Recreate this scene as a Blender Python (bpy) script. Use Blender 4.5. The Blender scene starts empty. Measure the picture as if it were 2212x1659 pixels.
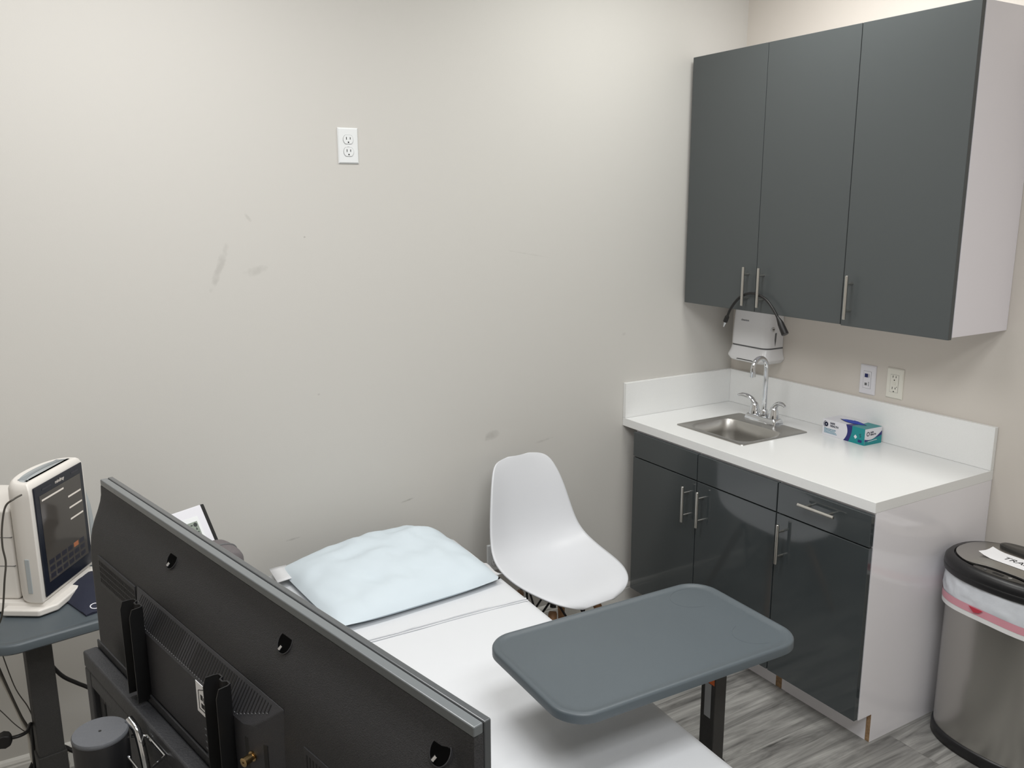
import bpy, bmesh, math, random
from mathutils import Vector, Matrix, noise
random.seed(7)
S = bpy.context.scene
COL = S.collection
PI = math.pi
R = math.radians

# ---------------------------------------------------------------- materials
def lin(c):
    return tuple((v/12.92 if v <= .04045 else ((v+.055)/1.055)**2.4) for v in [x/255 for x in c])
MATS = {}
def mat(name, rgb, rough=.5, metal=0, spec=.5, coat=0, bump=None, var=None, emit=None, trans=0, alpha=1, sss=0, coatr=.05, aniso=0):
    """procedural principled material; bump=(scale,strength), var=(scale,amount) colour mottling"""
    m = bpy.data.materials.new(name); m.use_nodes = True
    nt = m.node_tree; N = nt.nodes; L = nt.links
    p = N['Principled BSDF']
    col = (*lin(rgb), 1)
    p.inputs['Base Color'].default_value = col
    p.inputs['Roughness'].default_value = rough
    p.inputs['Metallic'].default_value = metal
    p.inputs['Specular IOR Level'].default_value = spec
    p.inputs['Coat Weight'].default_value = coat
    p.inputs['Coat Roughness'].default_value = coatr
    p.inputs['Transmission Weight'].default_value = trans
    p.inputs['Alpha'].default_value = alpha
    p.inputs['Anisotropic'].default_value = aniso
    if sss:
        p.inputs['Subsurface Weight'].default_value = sss
        p.inputs['Subsurface Radius'].default_value = (.01, .01, .01)
    if emit:
        p.inputs['Emission Color'].default_value = (*lin(emit[0]), 1); p.inputs['Emission Strength'].default_value = emit[1]
    if bump or var:
        tc = N.new('ShaderNodeTexCoord')
    if bump:
        n = N.new('ShaderNodeTexNoise'); n.inputs['Scale'].default_value = bump[0]; n.inputs['Detail'].default_value = 3
        b = N.new('ShaderNodeBump'); b.inputs['Strength'].default_value = bump[1]; b.inputs['Distance'].default_value = .002
        L.new(tc.outputs['Object'], n.inputs['Vector']); L.new(n.outputs['Fac'], b.inputs['Height']); L.new(b.outputs['Normal'], p.inputs['Normal'])
    if var:
        n = N.new('ShaderNodeTexNoise'); n.inputs['Scale'].default_value = var[0]; n.inputs['Detail'].default_value = 5
        r = N.new('ShaderNodeValToRGB')
        r.color_ramp.elements[0].position = .35; r.color_ramp.elements[1].position = .7
        a = var[1]
        r.color_ramp.elements[0].color = (*[max(0, c*(1-a)) for c in col[:3]], 1)
        r.color_ramp.elements[1].color = (*[min(1, c*(1+a)) for c in col[:3]], 1)
        L.new(tc.outputs['Object'], n.inputs['Vector']); L.new(n.outputs['Fac'], r.inputs['Fac']); L.new(r.outputs['Color'], p.inputs['Base Color'])
    MATS[name] = m
    return m

def math_node(nt, op, a, b=None):
    n = nt.nodes.new('ShaderNodeMath'); n.operation = op
    for i, v in enumerate((a, b)):
        if v is None: continue
        if isinstance(v, (int, float)): n.inputs[i].default_value = v
        else: nt.links.new(v, n.inputs[i])
    return n.outputs[0]

def wall_material(name, rgb, scuffs=(), axis='X'):
    """painted plaster with a fine roller texture and a few scuff marks (u, z, half length, half width, angle, strength)"""
    m = mat(name, rgb, rough=.55, spec=.3)
    nt = m.node_tree; N = nt.nodes; L = nt.links; p = N['Principled BSDF']
    tc = N.new('ShaderNodeTexCoord')
    n = N.new('ShaderNodeTexNoise'); n.inputs['Scale'].default_value = 260; n.inputs['Detail'].default_value = 2
    b = N.new('ShaderNodeBump'); b.inputs['Strength'].default_value = .12; b.inputs['Distance'].default_value = .001
    L.new(tc.outputs['Object'], n.inputs['Vector']); L.new(n.outputs['Fac'], b.inputs['Height']); L.new(b.outputs['Normal'], p.inputs['Normal'])
    sep = N.new('ShaderNodeSeparateXYZ'); L.new(tc.outputs['Object'], sep.inputs[0])
    wn = N.new('ShaderNodeTexNoise'); wn.inputs['Scale'].default_value = 45; wn.inputs['Detail'].default_value = 4
    L.new(tc.outputs['Object'], wn.inputs['Vector'])
    wob = math_node(nt, 'MULTIPLY', math_node(nt, 'SUBTRACT', wn.outputs['Fac'], .5), 2.2)
    total = None
    for (u, z, hl, hw, ang, st) in scuffs:
        du = math_node(nt, 'SUBTRACT', sep.outputs[axis], u); dz = math_node(nt, 'SUBTRACT', sep.outputs['Z'], z)
        c, s = math.cos(ang), math.sin(ang)
        a1 = math_node(nt, 'DIVIDE', math_node(nt, 'ADD', math_node(nt, 'MULTIPLY', du, c), math_node(nt, 'MULTIPLY', dz, s)), hl)
        a2 = math_node(nt, 'DIVIDE', math_node(nt, 'SUBTRACT', math_node(nt, 'MULTIPLY', dz, c), math_node(nt, 'MULTIPLY', du, s)), hw)
        d = math_node(nt, 'ADD', math_node(nt, 'MULTIPLY', a1, a1), math_node(nt, 'MULTIPLY', a2, a2))
        d = math_node(nt, 'ADD', d, wob)
        f = math_node(nt, 'SUBTRACT', 1.0, d)
        f.node.use_clamp = True
        f = math_node(nt, 'MULTIPLY', f, st)
        total = f if total is None else math_node(nt, 'ADD', total, f)
    if total is not None:
        total.node.use_clamp = True
        mx = N.new('ShaderNodeMix'); mx.data_type = 'RGBA'
        L.new(total, mx.inputs['Factor']); mx.inputs['A'].default_value = (*lin(rgb), 1); mx.inputs['B'].default_value = (*lin((105, 102, 96)), 1)
        L.new(mx.outputs['Result'], p.inputs['Base Color'])
    return m

def floor_material():
    m = mat('grey_oak_planks', (150, 149, 144), rough=.42, spec=.45)
    nt = m.node_tree; N = nt.nodes; L = nt.links; p = N['Principled BSDF']
    tc = N.new('ShaderNodeTexCoord')
    br = N.new('ShaderNodeTexBrick'); br.offset = .37; br.inputs['Scale'].default_value = 1
    br.inputs['Brick Width'].default_value = 1.22; br.inputs['Row Height'].default_value = .178
    br.inputs['Mortar Size'].default_value = .0012; br.inputs['Mortar Smooth'].default_value = .1; br.inputs['Bias'].default_value = 0
    br.inputs['Color1'].default_value = (.0, .0, .0, 1); br.inputs['Color2'].default_value = (1, 1, 1, 1); br.inputs['Mortar'].default_value = (.2, .2, .2, 1)
    L.new(tc.outputs['Object'], br.inputs['Vector'])
    # grain coordinates: stretched along the plank and shifted plank by plank
    sc = N.new('ShaderNodeVectorMath'); sc.operation = 'MULTIPLY'; sc.inputs[1].default_value = (1.5, 13, 1)
    L.new(tc.outputs['Object'], sc.inputs[0])
    off = N.new('ShaderNodeVectorMath'); off.operation = 'MULTIPLY_ADD'; off.inputs[1].default_value = (7, 7, 7)
    L.new(br.outputs['Color'], off.inputs[0]); L.new(sc.outputs[0], off.inputs[2])
    g = N.new('ShaderNodeTexNoise'); g.inputs['Scale'].default_value = 1.6; g.inputs['Detail'].default_value = 8; g.inputs['Roughness'].default_value = .62; g.inputs['Distortion'].default_value = .9
    L.new(off.outputs[0], g.inputs['Vector'])
    sc2 = N.new('ShaderNodeVectorMath'); sc2.operation = 'MULTIPLY'; sc2.inputs[1].default_value = (6, 130, 1)
    L.new(tc.outputs['Object'], sc2.inputs[0])
    g2 = N.new('ShaderNodeTexNoise'); g2.inputs['Scale'].default_value = 1.2; g2.inputs['Detail'].default_value = 4
    L.new(sc2.outputs[0], g2.inputs['Vector'])
    r = N.new('ShaderNodeValToRGB'); e = r.color_ramp.elements
    e[0].position = .30; e[0].color = (*lin((76, 75, 73)), 1); e[1].position = .64; e[1].color = (*lin((165, 164, 160)), 1)
    x = r.color_ramp.elements.new(.45); x.color = (*lin((130, 129, 126)), 1)
    L.new(g.outputs['Fac'], r.inputs['Fac'])
    mx = N.new('ShaderNodeMix'); mx.data_type = 'RGBA'; mx.blend_type = 'OVERLAY'; mx.inputs['Factor'].default_value = .35
    L.new(r.outputs['Color'], mx.inputs['A']); L.new(g2.outputs['Fac'], mx.inputs['B'])
    tone = N.new('ShaderNodeMix'); tone.data_type = 'RGBA'; tone.blend_type = 'MULTIPLY'; tone.inputs['Factor'].default_value = 1
    rr = N.new('ShaderNodeValToRGB'); rr.color_ramp.elements[0].color = (.86, .86, .86, 1); rr.color_ramp.elements[1].color = (1, 1, 1, 1)
    L.new(br.outputs['Color'], rr.inputs['Fac'])
    L.new(mx.outputs['Result'], tone.inputs['A']); L.new(rr.outputs['Color'], tone.inputs['B'])
    mo = N.new('ShaderNodeMix'); mo.data_type = 'RGBA'
    L.new(math_node(nt, 'MULTIPLY', br.outputs['Fac'], .22), mo.inputs['Factor']); L.new(tone.outputs['Result'], mo.inputs['A']); mo.inputs['B'].default_value = (*lin((70, 68, 64)), 1)
    L.new(mo.outputs['Result'], p.inputs['Base Color'])
    b = N.new('ShaderNodeBump'); b.inputs['Strength'].default_value = .15; b.inputs['Distance'].default_value = .001
    L.new(g2.outputs['Fac'], b.inputs['Height']); L.new(b.outputs['Normal'], p.inputs['Normal'])
    return m

def brushed(name, rgb, rough, stretch):
    m = mat(name, rgb, rough=rough, metal=1)
    nt = m.node_tree; N = nt.nodes; L = nt.links; p = N['Principled BSDF']
    tc = N.new('ShaderNodeTexCoord'); v = N.new('ShaderNodeVectorMath'); v.operation = 'MULTIPLY'; v.inputs[1].default_value = stretch
    L.new(tc.outputs['Object'], v.inputs[0])
    n = N.new('ShaderNodeTexNoise'); n.inputs['Scale'].default_value = 1; n.inputs['Detail'].default_value = 3; L.new(v.outputs[0], n.inputs['Vector'])
    b = N.new('ShaderNodeBump'); b.inputs['Strength'].default_value = .08; b.inputs['Distance'].default_value = .0006
    L.new(n.outputs['Fac'], b.inputs['Height']); L.new(b.outputs['Normal'], p.inputs['Normal'])
    return m

WALLC = (206, 204, 199)
M = MATS
M_wall_back = wall_material('wall_paint_scuffed', WALLC, [
    (-2.226, 1.545, .085, .013, R(68), 0.186), (-2.115, 1.527, .042, .016, R(12), 0.149), (-2.129, 1.695, .018, .006, R(-55), 0.155),
    (-1.255, .856, .035, .02, R(10), 0.236), (-1.09, 1.545, .10, .003, R(-10), 0.099), (-1.02, .80, .05, .006, R(8), 0.136),
    (-1.615, .66, .03, .004, R(10), 0.372), (-2.05, .60, .03, .004, R(5), 0.217), (-1.93, 1.10, .006, .004, 0, 0.248), (-1.95, 1.63, .004, .003, 0, 0.372),
    (-.62, 1.20, .012, .008, 0, 0.124)])
M_wall_bounce = wall_material('wall_paint_bounce_tint', (209, 203, 195), [(-1.36, .905, .004, .004, 0, 0.372), (-1.50, 1.56, .01, .05, 0, 0.155)], axis='Y')  # same paint as the back wall, tinted to stand in for warm bounce light
M_ceiling = mat('ceiling_paint', (238, 238, 234), .8, bump=(90, .2))
M_floor = floor_material()
mat('white_trim', (222, 221, 216), .35)
mat('cabinet_white', (238, 236, 240), .14, spec=.5, coat=.3, bump=(9, .03))
mat('cabinet_white_matte', (240, 237, 243), .4)
mat('cabinet_grey_satin', (78, 82, 83), .33, spec=.35)
mat('cabinet_grey_gloss', (62, 67, 69), .09, spec=.5, coat=.4, coatr=.03)
mat('raw_chipboard', (158, 128, 96), .8, var=(120, .25))
mat('worktop_white', (236, 237, 236), .22, spec=.5, var=(300, .015))
mat('brushed_nickel', (206, 204, 199), .3, 1)
mat('chrome', (215, 217, 220), .06, 1)
brushed('sink_steel', (186, 184, 180), .36, (40, 600, 40))
brushed('bin_steel', (186, 184, 180), .27, (500, 500, 3))
mat('plastic_white', (232, 235, 236), .35)
mat('plastic_ivory', (224, 222, 212), .38)
mat('plastic_dispenser', (226, 226, 227), .22)
mat('plastic_cool_white', (222, 221, 226), .35)
mat('slot_black', (10, 10, 11), .6)
mat('slot_grey', (96, 97, 98), .6)
mat('recess_grey', (138, 144, 147), .5)
mat('rib_grey', (104, 105, 107), .5)
mat('jack_blue', (22, 32, 92), .4)
mat('print_navy', (36, 38, 110), .4)
mat('print_teal', (0, 138, 142), .35)
mat('print_white', (226, 226, 232), .4)
mat('print_dark', (28, 32, 60), .5)
mat('print_tealtext', (60, 140, 165), .5)
mat('print_grey', (120, 124, 128), .6)
mat('glove_blue', (24, 62, 176), .4)
mat('carton_inside', (24, 26, 40), .8)
mat('chair_white', (222, 224, 228), .38, spec=.45)
mat('leg_wood', (164, 122, 84), .45, var=(30, .15))
mat('black_metal', (20, 20, 21), .45)
mat('sheet_white', (216, 218, 221), .85, spec=.2, bump=(700, .12))
mat('pillow_blue', (206, 217, 224), .7, spec=.25, bump=(14, .55))
mat('pillow_inner', (214, 215, 217), .85)
mat('vinyl_charcoal', (58, 58, 60), .5)
mat('table_grey', (80, 88, 93), .36, spec=.4, bump=(900, .15), var=(3, .04))
mat('powder_charcoal', (54, 53, 52), .6, bump=(900, .6), var=(700, .25))
mat('tv_shell', (43, 43, 45), .52, spec=.45, bump=(700, .5), var=(420, .22))
mat('tv_bezel', (66, 69, 71), .24, spec=.6, coat=.3, coatr=.15)
mat('tv_band_sheen', (94, 98, 100), .26, spec=.6, coat=.3, coatr=.15)  # bezel plastic with the ceiling's reflection put in as a lighter colour
mat('well_black', (4, 4, 4), .9, spec=.05)
mat('tv_screen', (8, 8, 9), .1)
mat('tv_bump', (49, 49, 52), .5, spec=.45, bump=(900, .4))
mat('bracket_black', (15, 15, 16), .42)
mat('brass', (176, 150, 108), .25, 1)
mat('stand_grey', (50, 51, 54), .5, bump=(300, .35), var=(30, .12))
mat('rubber_grey', (84, 86, 90), .6, bump=(300, .25))
mat('canister_black', (26, 26, 28), .4)
mat('monitor_cream', (224, 220, 214), .4)
mat('monitor_grey', (168, 174, 176), .45)
mat('monitor_bezel', (24, 28, 40), .22)
mat('monitor_glass', (76, 72, 68), .08, spec=.6)
mat('ui_bar', (206, 198, 190), .3, emit=((206, 198, 190), .25))
mat('ui_key', (44, 44, 54), .3)
mat('ui_orange', (168, 104, 70), .3, emit=((168, 104, 70), .06))
mat('lcd_green', (140, 150, 140), .3)
mat('lcd_ink', (52, 58, 56), .5)
mat('bag_navy', (30, 34, 52), .8, bump=(60, .5))
mat('felt_grey', (104, 99, 100), .8, bump=(500, .3))
mat('cable_white', (188, 184, 176), .5)
mat('cable_dark', (70, 66, 60), .5)
mat('cable_black', (16, 14, 14), .45)
mat('bin_plastic', (24, 24, 26), .36)
mat('bin_gloss', (48, 47, 45), .2)
mat('bag_film', (212, 216, 222), .3, spec=.5, bump=(40, .6))
mat('bag_pink', (212, 150, 162), .35)
mat('bag_red', (186, 60, 76), .4)
mat('bag_hem', (228, 228, 228), .35)
mat('paper', (240, 240, 242), .7)
mat('ink', (22, 22, 24), .7)
mat('label_orange', (216, 100, 30), .5)
mat('label_silver', (168, 170, 172), .5)

# ---------------------------------------------------------------- builders
class B:
    """collects shapes and links them as one mesh object"""
    def __init__(s): s.bm = bmesh.new()
    def _v(s, pts): return [s.bm.verts.new(p) for p in pts]
    def box(s, lo, hi, M_=None):
        x0, y0, z0 = lo; x1, y1, z1 = hi
        pts = [(x0,y0,z0),(x1,y0,z0),(x1,y1,z0),(x0,y1,z0),(x0,y0,z1),(x1,y0,z1),(x1,y1,z1),(x0,y1,z1)]
        if M_ is not None: pts = [M_ @ Vector(p) for p in pts]
        v = s._v(pts)
        for f in ((3,2,1,0),(4,5,6,7),(0,1,5,4),(1,2,6,5),(2,3,7,6),(3,0,4,7)): s.bm.faces.new([v[i] for i in f])
        return s
    def loft(s, loops, cap0=True, cap1=True, closed=True):
        rings = [s._v(l) for l in loops]
        n = len(rings[0])
        for a, b in zip(rings, rings[1:]):
            for i in range(n if closed else n-1):
                j = (i+1) % n
                s.bm.faces.new((a[i], a[j], b[j], b[i]))
        if cap0: s.bm.faces.new(list(reversed(rings[0])))
        if cap1: s.bm.faces.new(rings[-1])
        return s
    def lathe(s, prof, seg=32, M_=None, cap0=True, cap1=True):
        loops = []
        for r, z in prof:
            l = [Vector((r*math.cos(2*PI*i/seg), r*math.sin(2*PI*i/seg), z)) for i in range(seg)]
            if M_ is not None: l = [M_ @ p for p in l]
            loops.append(l)
        return s.loft(loops, cap0, cap1)
    def tube(s, pts, r, seg=12, smooth=0, caps=True, flat=None):
        pts = [Vector(p) for p in pts]
        if smooth: pts = spline(pts, smooth)
        rad = r if isinstance(r, (list, tuple)) else [r]*len(pts)
        if len(rad) != len(pts):
            k = len(rad)-1
            rad = [rad[min(k-1, int(i/(len(pts)-1)*k))] + (rad[min(k, int(i/(len(pts)-1)*k)+1)]-rad[min(k-1, int(i/(len(pts)-1)*k))])*((i/(len(pts)-1)*k) - min(k-1, int(i/(len(pts)-1)*k))) for i in range(len(pts))]
        loops = []; up = None
        for i, p in enumerate(pts):
            t = (pts[min(i+1, len(pts)-1)] - pts[max(i-1, 0)]).normalized()
            if up is None:
                up = Vector((0,0,1)) if abs(t.z) < .9 else Vector((1,0,0))
            a = t.cross(up).normalized(); up = a.cross(t).normalized()
            fx = flat or 1
            loops.append([p + (a*math.cos(2*PI*k/seg)*fx + up*math.sin(2*PI*k/seg))*rad[i] for k in range(seg)])
        return s.loft(loops, caps, caps)
    def poly(s, pts, depth=None):
        """flat polygon, or prism when depth (vector) is given"""
        if depth is None:
            s.bm.faces.new(s._v(pts)); return s
        d = Vector(depth)
        return s.loft([[Vector(p) for p in pts], [Vector(p)+d for p in pts]])
    def grid(s, rows):
        vs = [s._v(r) for r in rows]
        for a, b in zip(vs, vs[1:]):
            for i in range(len(a)-1): s.bm.faces.new((a[i], a[i+1], b[i+1], b[i]))
        return s
    def build(s, name, m, parent=None, bevel=0, seg=2, smooth=35, sub=0, solid=0, loc=None, rot=None, label=None, merge=0):
        if merge: bmesh.ops.remove_doubles(s.bm, verts=s.bm.verts, dist=merge)
        bmesh.ops.recalc_face_normals(s.bm, faces=s.bm.faces)
        me = bpy.data.meshes.new(name); s.bm.to_mesh(me); s.bm.free()
        me.materials.append(MATS[m] if isinstance(m, str) else m)
        o = bpy.data.objects.new(name, me); COL.objects.link(o)
        if parent: o.parent = parent
        if loc: o.location = loc
        if rot: o.rotation_euler = rot
        if smooth:
            me.polygons.foreach_set('use_smooth', [True]*len(me.polygons))
            me.set_sharp_from_angle(angle=R(smooth))
        if solid:
            k = o.modifiers.new('solid', 'SOLIDIFY'); k.thickness = solid; k.offset = 0
        if bevel:
            k = o.modifiers.new('bevel', 'BEVEL'); k.width = bevel; k.segments = seg; k.limit_method = 'ANGLE'; k.angle_limit = R(35); k.harden_normals = True
        if sub:
            k = o.modifiers.new('sub', 'SUBSURF'); k.levels = sub; k.render_levels = sub
        if label: o['label'] = label
        return o

def spline(p, n):
    out = []
    for i in range(len(p)-1):
        a, b, c, d = p[max(i-1,0)], p[i], p[i+1], p[min(i+2,len(p)-1)]
        for k in range(n):
            t = k/n
            out.append(.5*((2*b)+(c-a)*t+(2*a-5*b+4*c-d)*t*t+(3*b-a-3*c+d)*t**3))
    out.append(p[-1]); return out

def rrect(hx, hy, r, z, seg=8, cx=0, cy=0):
    """rounded rectangle loop in the XY plane"""
    out = []
    for q, (sx, sy) in enumerate(((1,1),(-1,1),(-1,-1),(1,-1))):
        for k in range(seg+1):
            a = q*PI/2 + k/seg*PI/2
            out.append(Vector((cx+sx*(hx-r)+r*math.cos(a), cy+sy*(hy-r)+r*math.sin(a), z)))
    return out

def thing(name, label, cat, loc=(0,0,0), rz=0, group=None):
    o = bpy.data.objects.new(name, None); COL.objects.link(o); o.empty_display_size = .1
    o.location = loc; o.rotation_euler = (0, 0, rz)
    return tag(o, label, cat, group)
def tag(o, label, cat, group=None):
    o['label'] = label; o['category'] = cat
    if group: o['group'] = group
    return o
def struct(o): o['kind'] = 'structure'; return o

def text(body, size, m, parent, mtx, name='lettering', extrude=.0002, align='CENTER', sx=1, shear=0, bold=0):
    """words as a thin mesh; mtx places the text plane (x right, y up)"""
    cu = bpy.data.curves.new('letters', 'FONT'); cu.body = body; cu.size = size; cu.extrude = extrude; cu.align_x = align; cu.align_y = 'CENTER'; cu.shear = shear; cu.offset = bold
    t = bpy.data.objects.new('letters', cu); COL.objects.link(t)
    dg = bpy.context.evaluated_depsgraph_get()
    me = bpy.data.meshes.new_from_object(t.evaluated_get(dg))
    bpy.data.objects.remove(t)
    me.transform(Matrix.Diagonal((sx, 1, 1, 1)))
    me.name = name; me.materials.clear(); me.materials.append(MATS[m])
    o = bpy.data.objects.new(name, me); COL.objects.link(o); o.parent = parent; o.matrix_local = mtx
    return o
def frame(o, x, y):
    """matrix with origin o, x axis x, y axis y"""
    x = Vector(x).normalized(); y = Vector(y).normalized(); z = x.cross(y).normalized(); y = z.cross(x)
    return Matrix(((x.x, y.x, z.x, o[0]), (x.y, y.y, z.y, o[1]), (x.z, y.z, z.z, o[2]), (0,0,0,1)))

# ---------------------------------------------------------------- room shell
X0, Y0, H = -4.3, -4.4, 2.74
def slab(name, lo, hi, m):
    return struct(B().box(lo, hi).build(name, m, smooth=0))
slab('floor', (X0-.1, Y0-.1, -.08), (.1, .1, 0), M_floor)
slab('ceiling', (X0-.1, Y0-.1, H), (.1, .1, H+.08), M_ceiling)
slab('wall_back', (X0-.1, 0, 0), (.1, .1, H), M_wall_back)
slab('wall_right', (0, Y0-.1, 0), (.1, 0, H), M_wall_bounce)
slab('wall_left', (X0-.1, Y0-.1, 0), (X0, 0, H), M_wall_bounce)
slab('wall_front', (X0, Y0-.1, 0), (0, Y0, H), M_wall_bounce)
def skirting(name, p, q, nrm):
    prof = [(0, 0), (.013, 0), (.013, .055), (.011, .060), (.0115, .066), (.008, .074), (.003, .079), (0, .080)]
    b = B(); n = Vector(nrm)
    b.loft([[Vector(e) + n*u + Vector((0,0,v)) for u, v in prof] for e in (p, q)])
    return struct(b.build(name, 'white_trim', smooth=20))
skirting('baseboard_back', (X0, 0, 0), (0, 0, 0), (0, -1, 0))
skirting('baseboard_right', (0, -1.262, 0), (0, Y0, 0), (-1, 0, 0))

# ---------------------------------------------------------------- camera
cam = bpy.data.cameras.new('camera'); co = bpy.data.objects.new('camera', cam); COL.objects.link(co)
CP = Vector((-2.8230, -2.7891, 1.7439)); yaw, pitch, roll = -.5369, -.2110, -.0050
fwd = Vector((-math.sin(yaw)*math.cos(pitch), math.cos(yaw)*math.cos(pitch), math.sin(pitch)))
rt = Vector((math.cos(yaw), math.sin(yaw), 0)); up = rt.cross(fwd)
r2 = rt*math.cos(roll)+up*math.sin(roll); u2 = up*math.cos(roll)-rt*math.sin(roll)
co.matrix_world = Matrix(((r2.x, u2.x, -fwd.x, CP.x), (r2.y, u2.y, -fwd.y, CP.y), (r2.z, u2.z, -fwd.z, CP.z), (0,0,0,1)))
cam.sensor_fit = 'HORIZONTAL'; cam.sensor_width = 36; cam.lens = 36*1851.4/2212; cam.clip_start = .02
S.camera = co

# ---------------------------------------------------------------- lights: ceiling troffers
def troffer(x, y, w, h, power, col=(1, .985, .955)):
    l = bpy.data.lights.new('troffer', 'AREA'); l.shape = 'RECTANGLE'; l.size = w; l.size_y = h; l.energy = power; l.color = col
    o = bpy.data.objects.new('troffer', l); COL.objects.link(o); o.location = (x, y, H-.01)
    return o
troffer(-2.1, -2.2, 1.2, .6, 21, (.985, .995, 1))
troffer(-2.2, -3.2, 1.2, .6, 24, (.985, .995, 1))
troffer(-.75, -.80, .6, .6, 12, (1, 1, .97))
troffer(-2.62, -.86, 1.2, .6, 15.5, (1, .985, .975))
w = bpy.data.worlds.new('world'); S.world = w; w.use_nodes = True
w.node_tree.nodes['Background'].inputs[0].default_value = (.9, .95, 1, 1); w.node_tree.nodes['Background'].inputs[1].default_value = .05
S.view_settings.view_transform = 'Standard'; S.view_settings.look = 'None'; S.view_settings.gamma = 1; S.view_settings.exposure = .27
S.view_settings.use_curve_mapping = False

# ---------------------------------------------------------------- kitchenette on the right wall
HC, CT = .842, .0346          # worktop height and thickness
LX, UD = -.628, -.317         # fronts of the base units and of the wall units
def bar_handle(parent, x, y, z, length, m='brushed_nickel', horizontal=False):
    """round bar on two posts; x is the door front, (y, z) the middle"""
    b = B(); so = .030; hl = length/2; pl = hl*.62
    ax = Vector((0,1,0)) if horizontal else Vector((0,0,1))
    c = Vector((x-so, y, z))
    b.tube([c-ax*hl, c-ax*(hl-.001), c+ax*(hl-.001), c+ax*hl], [.0045, .0058, .0058, .0045], 14)
    for s_ in (-1, 1):
        e = c+ax*pl*s_
        b.tube([e, (x+.001, e.y, e.z)], .0042, 10)
    return b.build('handle', m, parent)
def front_panel(name, m, parent, x, y1, y0, z0, z1, th=.018):
    return B().box((x, y0, z0), (x+th, y1, z1)).build(name, m, parent, bevel=.0015)

# wall units
UZ0, UZ1, UT = 1.315, 2.304, -.0229
ys = [UT, UT-.3993, UT-.7997, UT-1.2024]
def wall_unit(y1, y0, label, doors, dz=0):
    t = thing('wall_cabinet', label, 'cabinet', (0, y1, UZ0), 0, 'grey wall cabinets')
    w_ = y1-y0
    b = B(); x = UD+.019; s_ = .016; hh = UZ1-UZ0
    b.box((x, -w_, .004), (0-.001, -w_+s_, hh)); b.box((x, -s_, .004), (-.001, 0, hh))
    b.box((x, -w_+s_, .004), (-.001, -s_, s_+.004)); b.box((x, -w_+s_, hh-s_), (-.001, -s_, hh)); b.box((-.008, -w_+s_, s_), (-.001, -s_, hh-s_))
    b.build('carcass', 'cabinet_white_matte', t, bevel=.0008)
    for (d1, d0, hy) in doors:
        dr = front_panel('door', 'cabinet_grey_satin', t, UD, d1-y1-.0013, d0-y1+.0013, dz, hh, .018)
        bar_handle(dr, UD, hy-y1, 1.413-UZ0, .150)
    return t
wall_unit(ys[0], ys[2], 'grey two-door wall cabinet above the sink, next to the corner', [(ys[0], ys[1], -.3835), (ys[1], ys[2], -.461)])
wall_unit(ys[2], ys[3], 'single-door grey wall cabinet with white side panel, farthest from the corner', [(ys[2], ys[3], -.859)], -.003)

# base units
YB = [-.088, -.4731, -.8662, -1.2355]; TK = .102; DZ = .696
def base_unit(y1, y0, label, fronts, end_panel):
    t = thing('base_cabinet', label, 'cabinet', (0, y1, 0), 0, 'glossy grey base cabinets')
    w_ = y1-y0; zt = HC-CT; xf = LX+.019
    b = B(); s_ = .017
    for (a, c) in ((-s_, 0), (-w_, -w_+s_)):
        b.poly([(xf, a, TK), (xf+.066, a, TK), (xf+.066, a, 0), (-.002, a, 0), (-.002, a, zt), (xf, a, zt)], (0, c-a, 0))
    b.box((xf, -w_+s_, TK), (-.01, -s_, TK+s_)); b.box((-.012, -w_+s_, 0), (-.002, -s_, zt))
    b.box((xf, -w_+s_, zt-.05), (xf+.018, -s_, zt-.001))
    b.build('carcass', 'cabinet_white', t, bevel=.0008)
    k = B(); gap = .028-s_
    k.box((xf+.066, -w_+s_+(0 if end_panel else gap), 0), (xf+.080, -s_, TK)).build('toe_kick', 'cabinet_white', t)
    for e0, e1 in (((-w_, -w_+s_),) if end_panel else ((-w_, -w_+.028),)):
        B().box((xf+.0655, e0+.0005, .001), (xf+.068, e1-.0005, TK-.001)).build('raw_edge', 'raw_chipboard', t, smooth=0, label='unfinished brown chipboard edge above the floor')
    for (kind, f1, f0, z0, z1, hd) in fronts:
        d = front_panel(kind, 'cabinet_grey_gloss', t, LX, f1-y1-.0022, f0-y1+.0022, z0+.002, z1-.002)
        if hd: bar_handle(d, LX, hd[0]-y1, hd[1], hd[2], horizontal=hd[3])
    return t
ZT = HC-CT-.004
base_unit(YB[0], YB[2], 'glossy dark grey two-door base cabinet under the sink', [
    ('drawer_front', YB[0], YB[1], DZ, ZT, None), ('drawer_front', YB[1], YB[2], DZ, ZT, None),
    ('door', YB[0], YB[1], TK, DZ, (-.4295, .594, .145, False)), ('door', YB[1], YB[2], TK, DZ, (-.5105, .596, .142, False))], False)
base_unit(YB[2], YB[3], 'glossy dark grey base cabinet with one drawer, beside the trash can', [
    ('drawer', YB[2], YB[3], DZ, ZT, (-1.049, .7645, .142, True)), ('door', YB[2], YB[3], TK, DZ, (-.9015, .5975, .142, False))], True)

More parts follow.
